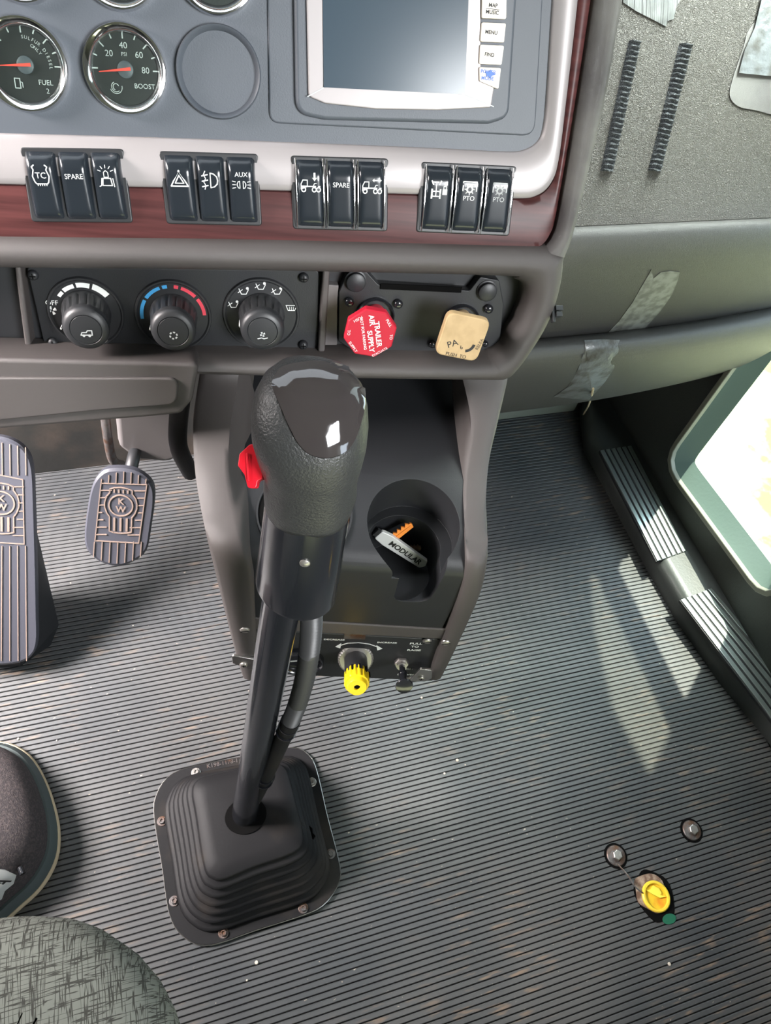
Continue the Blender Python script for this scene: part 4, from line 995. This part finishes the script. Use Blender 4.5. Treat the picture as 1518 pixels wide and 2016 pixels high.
mb = MB(); f0 = Fr(W(800, 1122, .765), UCs, -NCs); mb.loops([[f0.p((.012 + .0012 * math.cos(b)) * math.cos(a), (.012 + .0012 * math.cos(b)) * math.sin(a), .0012 * math.sin(b)) for b in [i * PI / 4 for i in range(8)]] for a in [k * PI / 16 for k in range(32)]], True); obj('split_ring', mb, M['brass'], t)

# ------------------------------------------------------------------ gear lever
BASE = onZ(482, 1602, .085); KTOP = W(611, 815, .425)
lev = thing('gear_lever', BASE, 'tall gear lever with glossy black knob and red switch rising from the rubber boot', 'gear lever')
axl = (KTOP - BASE).normalized(); LL = (KTOP - BASE).length
def lp(px, py):      # point on the lever axis nearest to a pixel ray
    r = ray(px, py).normalized(); w0 = BASE - CAMP; b_ = axl.dot(r); d_ = axl.dot(w0); e_ = r.dot(w0)
    s_ = (b_ * e_ - d_) / (1 - b_ * b_); return BASE + axl * s_
SB0 = lp(560, 1148); SB0 = W(562, 1148, (SB0 - CAMP).dot(cw((0, 0, -1)))); SB = W(585, 1148, (SB0 - CAMP).dot(cw((0, 0, -1)))); NK = W(608, 985, (lp(606, 985) - CAMP).dot(cw((0, 0, -1))))
mb = MB(); rs = 37 * (SB - CAMP).dot(cw((0, 0, -1))) / FPX * .82
mb.tube([BASE - axl * .05, BASE, BASE.lerp(SB0, .5), SB0, SB0 + axl * .02], [.0155, .0155, .0155, .0155, .0155], 32); obj('shaft', mb, M['gloss'], lev)
dz = lambda P_: (P_ - CAMP).dot(cw((0, 0, -1)))
rb = 81 * dz(SB) / FPX; rt_ = 84 * dz(NK) / FPX
shaft_ax = axl; axl = (NK - SB).normalized(); fl = Fr(SB, cw((1, 0, 0)) - axl * axl.dot(cw((1, 0, 0))), Vector((0, 0, 0)) + cw((0, 1, 0)), axl); HS = (NK - SB).length
mb = MB(); SG = 56
def sl_loop(r, h, slant=0.0): return [fl.p(r * math.cos(2 * PI * k / SG), r * math.sin(2 * PI * k / SG), h + slant * math.cos(2 * PI * k / SG)) for k in range(SG)]
mb.loops([sl_loop(rb * .9, .03, -.004), sl_loop(rb * .93, -.002, -.006), sl_loop(rb, -.0025, -.006), sl_loop(rb * 1.01, 0.0, -.006), sl_loop(rb * .6 + rt_ * .4, HS * .5), sl_loop(rt_, HS + .01)], False)
sleeve = obj('grip_sleeve', mb, M['gloss'], lev, smooth=40); SLV = mb.bvh()
mb = MB(); mb.lathe(fl, [(rb * .9, .004), (.001, .004)], 40); obj('sleeve_inside', mb, M['hole'], lev)
# knob: superellipse sections; u = image right, v = toward front
def knob():
    fk = Fr(NK, fl.u, fl.v, axl); m_ = MB(); L = []
    secs = [(-.004, rt_ * 1.0, rt_ * 1.0, 0, 0), (.0, rt_ * 1.03, rt_ * 1.03, 0, 0), (.012, rt_ * 1.07, rt_ * 1.08, .000, .0), (.026, .0288, .0295, -.001, .0), (.042, .0318, .0325, -.003, .0),
            (.056, .0338, .0345, -.0045, .0005), (.068, .0340, .0335, -.0055, .002), (.078, .0325, .030, -.006, .004), (.087, .029, .0250, -.006, .0065), (.094, .023, .0185, -.006, .0085), (.098, .014, .011, -.006, .010), (.0995, .004, .004, -.006, .010)]
    for h, a, b, ca, cb in secs:
        row = []
        for k in range(64):
            t_ = 2 * PI * k / 64; cx_k, sx_k = math.cos(t_), math.sin(t_); p = 2.25
            rr = 1 / ((abs(cx_k) ** p + abs(sx_k) ** p) ** (1 / p))
            row.append(fk.p(ca + a * rr * cx_k, cb + b * rr * sx_k, h))
        L.append(row)
    m_.shell(L); return m_
KN = knob(); M['knobrub'] = mat('textured_knob_rubber', (.03, .031, .031), .36, bump='noise', bs=.8, scale=650, dist=.0008)
kb = obj('knob', KN, M['knobrub'], lev, smooth=80); bvK = KN.bvh()
tri = catmull([(545, 738), (565, 722), (620, 714), (675, 722), (706, 742), (716, 775), (712, 815), (698, 860), (678, 888), (645, 900), (610, 893), (585, 868), (566, 830), (549, 790), (538, 758)], 4)
mb = MB(); drape(mb, [tuple(p) for p in tri], bvK, .0014, 10, thick=.003); obj('glossy_cap', mb, mat('smoked_gloss_cap', (.035, .03, .03), .07, coat=.8), lev, smooth=80)
mb = MB(); 
def grow(pts, k):
    c = sum((Vector(p) for p in pts), Vector((0, 0))) / len(pts); return [tuple(c + (Vector(p) - c) * k) for p in pts]
drape(mb, grow(tri, 1.02), bvK, .0006, 10, thick=.002); obj('cap_groove', mb, M['hole'], lev, smooth=80)
# red range selector on the left flank
rf = Fr(W(508, 915, .452), cw((.25, .1, -.95)), cw((.05, .98, .1)), cw((-.95, .1, .3)))
mb = MB()
rf = Fr(W(505, 914, .445), cw((1, 0, 0)), cw((.12, 1, 0)))
sec = [(.0035, .0125), (-.0035, .0115), (-.0095, .006), (-.0105, -.001), (-.0065, -.0065), (-.0045, -.0145), (.0005, -.0145), (.0012, -.010), (.0045, -.009)]
mb.prism(rf, fillet(sec, .002, 3), -.006, .004); mb.stroke(rf, [(-.0048, .006), (-.004, -.010)], .0014, .004, .0012)
obj('red_switch', mb, M['redbright'], lev, bevel=.001)
h = SLV.ray_cast(CAMP, ray(600, 1108).normalized()); fs = Fr(h[0], fl.u, axl, h[1] if h[1].dot(ray(600, 1108)) < 0 else -h[1])
mb = MB(); mb.lathe(fs, [(.0035, -.001), (.0035, .0008), (.002, .0018), (.0002, .002)], 16); obj('sleeve_screw', mb, M['screw'], lev)
# conduit with wires
dS, dB = dz(SB), dz(BASE)
def dlev(py): return 1 / (1 / dB + (1 / dS - 1 / dB) * (1602 - py) / (1602 - 1138))
cpts = [(612, 1182), (613, 1230), (609, 1280), (600, 1335), (586, 1385), (572, 1420), (556, 1455), (537, 1497), (520, 1535), (500, 1575), (474, 1616)]
CP = catmull([W(x, y, dlev(y) - .012 if y < 1560 else dlev(y) - .004) for x, y in cpts], 14, False)
nC = int(len(CP) * .5); cr = 21 * dlev(1280) / FPX
fine = []
for i in range(80):
    q_ = i / 80 * nC; k = int(q_); fine.append(CP[k].lerp(CP[k + 1], q_ - k))
mb = MB(); pts = []; rad = []
for i, p in enumerate(fine):
    pts.append(p); rad.append(cr * (1.0 if i % 2 else .74))
mb.tube(pts, rad, 20); cd = obj('cable_conduit', mb, mat('grey_corrugated_conduit', (.05, .05, .052), .42), lev, smooth=80)
mb = MB(); tp_ = CP[nC - 1:]; mb.tube(tp_, [cr * (1.06 if k < 8 else .98) * (1 - .12 * k / len(tp_)) for k in range(len(tp_))], 20); obj('taped_cable', mb, M['rubber'], lev)
for f_ in (.05, .12, .55, .60):
    i = nC + int((len(CP) - nC) * f_); mb = MB(); mb.tube([CP[i], CP[i].lerp(CP[i + 1], .35)], cr * 1.14, 20); obj('cable_tie', mb, M['gloss'], lev)
for dx, r_ in ((-14, .0022), (-2, .002), (8, .0018), (16, .0016)):
    mb = MB(); mb.tube(catmull([W(590 + dx * 1.6, 1140, dS - .002), W(598 + dx, 1168, dlev(1160) - .006), W(608 + dx * .4, 1190, dlev(1190) - .010), W(611, 1215, dlev(1215) - .012)], 5, False), r_, 8); obj('wire', mb, M['black'], lev)

# ------------------------------------------------------------------ shift boot
boot = thing('shift_boot', onZ(480, 1660, 0), 'square black rubber gear lever boot with folded sides, screwed to the floor', 'gear lever boot')
F0 = Fr((0, 0, 0), (1, 0, 0), (0, 1, 0))
def zl(pts, z): return [(onZ(x, y, z).x, onZ(x, y, z).y) for x, y in pts]
fl_px = [(302, 1600), (309, 1560), (330, 1529), (371, 1510), (470, 1490), (573, 1471), (606, 1483), (623, 1512), (645, 1605), (670, 1705), (666, 1743), (640, 1780), (601, 1801), (505, 1832), (413, 1862), (366, 1849), (334, 1805), (318, 1705)]
flo = [tuple(p) for p in catmull(zl(fl_px, .006), 5)]
cxb = sum(p[0] for p in flo) / len(flo); cyb = sum(p[1] for p in flo) / len(flo)
def byang(pts, n=96, c=None):
    c = c or (sum(p[0] for p in pts) / len(pts), sum(p[1] for p in pts) / len(pts)); out = []
    m_ = len(pts)
    for k in range(n):
        a = 2 * PI * k / n; d = Vector((math.cos(a), math.sin(a))); best = None
        for i in range(m_):
            p, q = Vector(pts[i]) - Vector(c), Vector(pts[(i + 1) % m_]) - Vector(c); e = q - p
            den = d.x * e.y - d.y * e.x
            if abs(den) < 1e-12: continue
            t_ = (p.x * e.y - p.y * e.x) / den; s_ = (p.x * d.y - p.y * d.x) / den
            if t_ > 0 and -1e-6 <= s_ <= 1 + 1e-6: best = t_ if best is None else max(best, t_)
        out.append(Vector(c) + d * (best or .01))
    return out
FO = byang(flo); cF = Vector((cxb, cyb))
mb = MB(); mb.loops([[Vector((p.x, p.y, z)) for p in [cF + (q - cF) * k for q in FO]] for k, z in ((1, .0), (1.0, .0055), (.994, .006), (.988, .0055), (.988, 0))], False); obj('steel_rim', mb, M['steel'], boot)
mb = MB(); mb.prism(F0, [tuple(cF + (q - cF) * .989) for q in FO], .0, .0065); obj('flange', mb, M['rubber'], boot)
plz = .085
pl_px = [(378, 1560), (385, 1600), (402, 1705), (418, 1727), (442, 1730), (500, 1706), (560, 1686), (590, 1670), (598, 1648), (585, 1590), (568, 1524), (556, 1506), (530, 1503), (470, 1514), (405, 1528), (385, 1538)]
PLt = byang([tuple(p) for p in catmull(zl(pl_px, plz), 4)]); cP = sum(PLt, Vector((0, 0))) / len(PLt)
BSo = [cF + (q - cF) * .86 for q in FO]
def mixl(t, out, z): return [Vector((*( (cF.lerp(cP, t)) + ((b - cF).lerp(p - cP, t)) * (1 + out)), z)) for b, p in zip(BSo, PLt)]
L = [mixl(0, .03, .0055)]
nf = 6
for k in range(nf):
    t0 = k / nf; z0 = .008 + (plz - .012) * t0; z1 = .008 + (plz - .012) * (k + 1) / nf
    L += [mixl(t0, .015, z0), mixl(t0 + .01, .028, z0 + .003), mixl(t0 + .02, .028, z0 + (z1 - z0) * .45), mixl(t0 + .05, .01, z0 + (z1 - z0) * .62), mixl(t0 + .10, -.02, z0 + (z1 - z0) * .66), mixl(t0 + .155, -.005, z0 + (z1 - z0) * .8)]
L += [mixl(1, .01, plz - .004), mixl(1, -.03, plz - .0005), mixl(1, -.3, plz + .001), mixl(1, -.7, plz + .002)]
L.append([Vector((cP.x, cP.y, plz + .002)) + Vector((math.cos(2 * PI * k / 96), math.sin(2 * PI * k / 96), 0)) * .002 for k in range(96)])
mb = MB(); mb.shell(L, False, True); obj('bellows', mb, M['rubber'], boot, smooth=60)
hf = Fr(onZ(484, 1606, plz + .0028), (1, 0, 0), (0, 1, 0)); mb = MB(); mb.prism(hf, [(.025 * math.cos(a), .021 * math.sin(a)) for a in [k * PI / 16 for k in range(32)]], 0, .0008); obj('lever_opening', mb, M['hole'], boot)
for x, y, rusty in ((386, 1521, 1), (319, 1617, 0), (343, 1774, 0), (440, 1837, 1), (597, 1788, 1), (651, 1681, 0), (614, 1540, 0)):
    f0 = Fr(onZ(x, y, .0065), (1, 0, 0), (0, 1, 0)); mb = MB(); mb.lathe(f0, [(.0062, 0), (.0062, .001), (.0056, .0014)], 24); mb.lathe(f0, [(.004, 0), (.004, .0045), (.0034, .005), (.0022, .005), (.002, .0035), (.0002, .0035)], 6)
    obj('bolt', mb, M['screw'] if (x, y) in ((386, 1521), (614, 1540)) else M['rusty'], boot, smooth=30)
mb = MB(); q = onZ(438, 1503, .0066); a_ = onZ(400, 1510, .0066); b_ = onZ(475, 1495, .0066); mb.text(Fr(q, b_ - a_, (0, 1, 0)), 'K198-1178-1', 0, 0, .008, 0, h=.0004); obj('lettering', mb, M['rusty'], boot)
mb = MB(); f0 = Fr(onZ(610, 1640, .055), (1, 0, .6), (0, 1, 0)); mb.prism(f0, [(.002, .008), (.005, .004), (.004, -.001), (.007, -.006), (.003, -.009), (-.002, -.003)], 0, .0015); obj('tear', mb, M['hole'], boot)

# ------------------------------------------------------------------ pedals
def crest(mb, f, s, c):
    S = lambda pts, close=False, w=.0016: mb.stroke(f, [(a * s, b * s) for a, b in pts], w * (s / .03), c, .0012, close)
    mb.arc(f, s * .50, s * .56, 0, 360, c, .0012, 32)
    sh = [(-.72, .12), (-.66, .4), (-.5, .62), (-.5, .8), (-.3, .88), (0, .92), (.3, .88), (.5, .8), (.5, .62), (.66, .4), (.72, .12), (.72, -.12), (.62, -.42), (.5, -.6), (.5, -1.35), (.3, -1.42), (0, -1.45), (-.3, -1.42), (-.5, -1.35), (-.5, -.6), (-.62, -.42), (-.72, -.12)]
    S(sh, True)
    mb.text(f, 'K', 0, s * .2, s * .42, c, h=.0013, bold=.03); mb.text(f, 'W', 0, -s * .2, s * .42, c, h=.0013, bold=.03)
    for a in (-.28, 0, .28): S([(a, -.68), (a, -1.3)], w=.0028)
    for a in (-.3, -.1, .1, .3): S([(a, .66), (a, .78)], w=.002)
def pedal(nm, bot, top, out_px, s_px, crest_px, label, lines_px, th_=.014):
    f = Fr(bot, RS * .9 + Vector((1, 0, 0)) * .2, top - bot); t = thing(nm, bot, label, 'pedal')
    o = [tuple(p) for p in catmull(f.hits(out_px), 4)]
    mb = MB(); mb.prism(f, o, -th_, 0, inset=.004); obj('pad', mb, M['pedal'], t, smooth=30)
    mb = MB()
    for l in lines_px: mb.stroke(f, f.hits(l, .0), .0012, -.0002, .0014)
    fc_ = f.atpx(*crest_px, 0, rot=-.13); crest(mb, fc_, s_px * f.scale(*crest_px), 0.0); obj('ridges', mb, M['pedaldirt'], t)
    return t, f
bot = W(235, 1112, .95); top = W(235, 925, .90)
lines = []
for k in range(7):
    x0, x1 = 200 + k * 14.6, 184 + k * 15.4
    ty = 925 + abs(k - 3) ** 2 * 1.6; lines += [[(x0, ty + 4), (x0 - .8, 951)], [(x1 + 2, 1067), (x1, 1108 - abs(k - 3) ** 2 * 1.4)]]
lines += [[(199, 951), (289, 954)], [(187, 1064), (273, 1069)], [(199, 951), (187, 1064)], [(289, 954), (273, 1069)]]
for k in range(7):
    y = 965 + k * 14.5; d_ = (22, 14, 9, 8, 12, 20, 22)[k]; lines += [[(198 - k * 1.7, y), (198 - k * 1.7 + d_, y)], [(287 - k * 2.2 - d_, y + 1), (287 - k * 2.2, y + 1)]]
t, f = pedal('foot_pedal', bot, top, [(200, 930), (222, 923), (255, 925), (280, 935), (300, 955), (304, 985), (297, 1040), (288, 1085), (262, 1107), (232, 1116), (198, 1108), (172, 1085), (166, 1055), (172, 1000), (182, 955)], 44, (238, 995), 'small ribbed rubber foot pedal showing a whole KW crest, beside the console', lines)
mb = MB(); mb.tube(catmull([f.p(.01, .075, -.02), W(262, 905, .93), W(268, 880, .98), W(270, 850, 1.06), W(270, 840, 1.12)], 5, False), .008, 12); obj('pedal_arm', mb, M['black'], t)
bot = W(30, 1302, 1.01); top = W(30, 872, .925)
lines = [[(0, 935), (45, 944)], [(0, 1068), (48, 1071)], [(45, 944), (48, 1071)]]
for k in range(-2, 4): x = 4 + k * 15.5; lines += [[(x, 872 + abs(k) * 3), (x + 1, 935)], [(x, 1075), (x - 1 + k, 1300)]]
for k in range(7): lines += [[(26 + (0, 6, 10, 12, 8, 0, 0)[k], 958 + k * 16), (47, 958 + k * 16)]]
t, f = pedal('accelerator_pedal', bot, top, [(-70, 880), (-40, 862), (0, 860), (32, 872), (54, 895), (63, 930), (66, 1000), (69, 1100), (71, 1200), (71, 1270), (55, 1298), (20, 1309), (-50, 1309), (-75, 1280), (-78, 1000)], 48, (3, 990), 'long ribbed rubber pedal cut by the left edge of the frame', lines)
mb = MB(); pb = [f.P(64, 1010, -.012), f.P(70, 1080, -.012), f.P(72, 1280, -.012), f.P(40, 1300, -.012)]
g0 = [onZ(92, 1150, .04), onZ(116, 1230, .02), onZ(100, 1270, .002), onZ(40, 1312, .002)]
mb.loops([pb, g0], False, ring=False); mb.loops([[p - Vector((.0, -.0, .0)) for p in g0], [p + Vector((-.04, .02, 0)) for p in pb]], False, ring=False)
mb = MB(); sidep = [pb[0], pb[1], pb[2], pb[3], g0[3], g0[2], g0[1], g0[0]]; mb.shell([sidep, [p + Vector((-.05, .01, -.002)) for p in sidep]]); obj('side_skirt', mb, M['black'], t)

# heater box and bits under the dash at left
mb = MB(); hb = Fr(W(290, 870, .93), RS, UP); mb.prism(hb, hb.hits([(214, 700), (352, 700), (350, 905), (330, 912), (268, 908), (232, 880)]), -.06, 0); obj('heater_housing', mb, M['heater'], None, bevel=.008, label='dull grey metal housing tucked under the dash above the small pedal', cat='housing')
mb = MB(); mb.tube(catmull([W(362, 740, .72), W(352, 820, .78), W(352, 880, .82), W(375, 930, .9)], 6, False), .010, 14); obj('black_hose', mb, M['rubber'], None, label='black hose running down beside the left leg of the console', cat='hose')
mb = MB(); mb.tube(catmull([W(205, 800, .90), W(212, 860, .93), W(222, 905, .97), W(240, 915, 1.0)], 6, False), .006, 10); obj('brake_rod', mb, M['rusty'], None, label='rusty rod between the two pedals under the dash', cat='rod')

# ------------------------------------------------------------------ sneaker
shoe = thing('sneaker', onZ(20, 1640, 0), 'black canvas sneaker with cream sole edge beside the seat', 'shoe')
so_px = [(-20, 1462), (20, 1463), (60, 1487), (90, 1535), (110, 1595), (117, 1645), (110, 1695), (80, 1748), (30, 1795), (-20, 1840), (-90, 1890), (-160, 1900), (-200, 1850), (-190, 1760), (-150, 1660), (-110, 1560), (-70, 1490)]
SO = byang([tuple(p) for p in catmull(zl(so_px, .012), 4)], 72); cS = sum(SO, Vector((0, 0))) / len(SO)
def sl2(k, z, dx=0, dy=0): return [Vector((cS.x + (p.x - cS.x) * k + dx, cS.y + (p.y - cS.y) * k + dy, z)) for p in SO]
mb = MB(); mb.shell([sl2(.985, 0), sl2(1.0, .003), sl2(1.005, .010), sl2(.99, .013), sl2(.9, .013)]); obj('sole_edge', mb, M['cream'], shoe)
mb = MB(); mb.shell([sl2(.985, .010), sl2(.965, .022), sl2(.92, .032), sl2(.86, .033)]); obj('foxing_band', mb, M['foxing'], shoe)
mb = MB(); mb.shell([sl2(.885, .020), sl2(.885, .036), sl2(.87, .05), sl2(.81, .066), sl2(.70, .078), sl2(.52, .086, 0, -.01), sl2(.3, .094, 0, -.02), sl2(.08, .098, 0, -.03)]); UPR = mb.bvh(); obj('upper', mb, M['canvas'], shoe, smooth=80)
mb = MB(); drape(mb, [(-30, 1708), (10, 1712), (31, 1722), (25, 1738), (8, 1752), (2, 1768), (-10, 1775), (-40, 1760)], UPR, .002, 5, .003); obj('logo_patch', mb, M['tagwhite'], shoe)
h = UPR.ray_cast(CAMP, ray(4, 1736).normalized()); nn = h[1] if h[1].z > 0 else -h[1]
mb = MB(); mb.text(Fr(h[0] + nn * .0026, cw((.75, .65, 0)), cw((-.6, .8, 0)), nn), 'A', 0, 0, .02, 0, bold=.02); obj('logo_letter', mb, M['blackprint'], shoe)
mb = MB(); h = UPR.ray_cast(CAMP, ray(38, 1706).normalized()); mb.tube([h[0] + nn * .002, h[0] + nn * .002 + Vector((.003, -.008, 0))], .0032, 10); obj('lace_eyelet', mb, M['gloss'], shoe)

# ------------------------------------------------------------------ seat
seat = thing('truck_seat', Vector((-.25, -.1, 0)), 'green-grey woven fabric seat cushion in the lower left corner', 'seat')
ZT = .43
se_px = [(0, 1800), (60, 1798), (130, 1802), (190, 1822), (250, 1862), (300, 1920), (335, 1990), (360, 2080), (375, 2200)]
pts = [onZ(x, y, ZT - .02) for x, y in se_px]
out = [(p.x, p.y) for p in pts]; x_l = -.62; out = [(x_l, out[0][1] - .05), (x_l + .06, out[0][1] - .005)] + [(-.3, out[0][1] + .002)] + out + [(out[-1][0] + .004, -.45), (x_l, -.45)]
SE = byang([tuple(p) for p in out], 120); cE = sum(SE, Vector((0, 0))) / len(SE)
def seL(d, z):
    n_ = len(SE); r_ = []
    for i in range(n_):
        t_ = (SE[(i + 1) % n_] - SE[i - 1]).normalized(); nn_ = Vector((t_.y, -t_.x)); r_.append(Vector((*(SE[i] - nn_ * d), z)))
    return r_
mb = MB(); mb.shell([seL(.03, .28), seL(.006, .31), seL(0, .35), seL(0.0, ZT - .035), seL(.004, ZT - .018), seL(.014, ZT - .006), seL(.03, ZT), seL(.06, ZT + .003), seL(.1, ZT + .005)]); obj('seat_cushion', mb, M['seat'], seat, smooth=80)
mb = MB(); mb.box(F0, x_l + .08, -.15, -.42, -.02, 0, .29); obj('seat_base', mb, M['black'], seat, bevel=.01)

# ------------------------------------------------------------------ floor hardware
for x, y, lab in ((1212, 1685, 'worn hex bolt with washer in the floor mat, next to the yellow plug'), (1361, 1635, 'dark hex bolt with washer in the floor mat, farther from the plug')):
    f0 = Fr(onZ(x, y, .0), (.9, .3, 0), (-.3, .9, 0)); t = thing('floor_bolt', f0.o, lab, 'bolt', 'floor bolts')
    mb = MB(); mb.lathe(f0, [(.0165, -.002), (.0165, .0008), (.0145, .0009)], 32); obj('recess', mb, M['hole'], t)
    mb = MB(); mb.lathe(f0, [(.0135, 0), (.0135, .002), (.0125, .003), (.007, .0035)], 32); obj('washer', mb, M['rusty'], t, smooth=30)
    mb = MB(); mb.lathe(f0, [(.0072, .003), (.0072, .008), (.006, .009), (.0002, .009)], 6); obj('bolt_head', mb, M['screw'], t, smooth=30, bevel=.0005)
f0 = Fr(onZ(1289, 1764, 0), (1, 0, 0), (0, 1, 0)); t = thing('floor_plug', f0.o, 'yellow round plastic cap in a rusty hole in the floor mat', 'plug')
mb = MB(); mb.prism(f0, [(.027 * (1 + .06 * math.sin(3 * a)) * math.cos(a), .032 * (1 + .05 * math.sin(5 * a)) * math.sin(a)) for a in [k * PI / 20 for k in range(40)]], -.002, .0008); obj('hole_edge', mb, M['hole'], t)
mb = MB(); mb.prism(f0.at(-.004, .006), [(.022 * (1 + .1 * math.sin(4 * a)) * math.cos(a), .024 * (1 + .1 * math.sin(3 * a)) * math.sin(a)) for a in [k * PI / 20 for k in range(40)]], -.001, .0014); obj('rust_ring', mb, M['dirt'], t)
mb = MB(); r = .0195; L = [(r, .0), (r, .004), (r * .93, .0055), (r * .82, .0055), (r * .78, .004), (r * .78, .001)]
f1 = f0.at(0, -.001); mb.loops([[f1.p(a * math.cos(2 * PI * k / 40), a * math.sin(2 * PI * k / 40), c) for k in range(40)] for a, c in L], False); obj('cap_rim', mb, mat('yellow_cap_rim', (.8, .58, .05), .35), t)
mb = MB(); mb.lathe(f1, [(r * .8, .0), (r * .8, .0018), (.0002, .0018)], 32); obj('cap_bottom', mb, M['plug'], t)
mb = MB(); mb.prism(f1, [(-.010, .010), (-.002, .010), (.002, .013), (.008, .008), (.009, .002), (.006, 0), (.014, -.004), (.004, -.003), (-.004, .004)], .0018, .0045); obj('inner_tab', mb, mat('yellow_tab', (.9, .75, .08), .4), t)
mb = MB(); mb.tube(catmull([onZ(1215, 1700, .003), onZ(1235, 1722, .006), onZ(1250, 1745, .007), onZ(1265, 1758, .006)], 5, False), .0011, 6); obj('tether_wire', mb, M['rusty'], t)
mb = MB(); mb.prism(f0.at(.006, -.030), [(.01 * math.cos(a), .006 * math.sin(a)) for a in [k * PI / 10 for k in range(20)]], 0, .0012); obj('green_smear', mb, mat('green_paint_smear', (.02, .12, .07), .3), t)
cr_px = [(112, 1458), (36, 1455), (505, 1895), (486, 1930), (875, 1523), (1317, 1898), (262, 1232), (830, 1374), (900, 1497), (916, 1506)]
for i, (x, y) in enumerate(cr_px):
    f1 = Fr(onZ(x, y, .0), (1, .2, 0), (0, 1, 0)); mb = MB(); r = .0012 + .0006 * (i % 3)
    mb.lathe(f1, [(r * .6, 0), (r, r * .4), (r * .8, r * .9), (.0002, r * 1.1)], 7); nearby = ['beside the toe of the sneaker', 'in front of the sneaker tip', 'behind the rubber boot', 'behind the rubber boot, nearer the frame bottom', 'right of the gear lever on the mat', 'near the bottom right below the yellow plug', 'between the small pedal and the sneaker', 'just behind the black pull knob', 'on the open mat right of the lever', 'on the open mat right of the lever, slightly lower'][i]
    obj('crumb', mb, M['crumb'], None, label='tiny pale crumb ' + nearby, cat='crumb', group='crumbs on the floor mat')
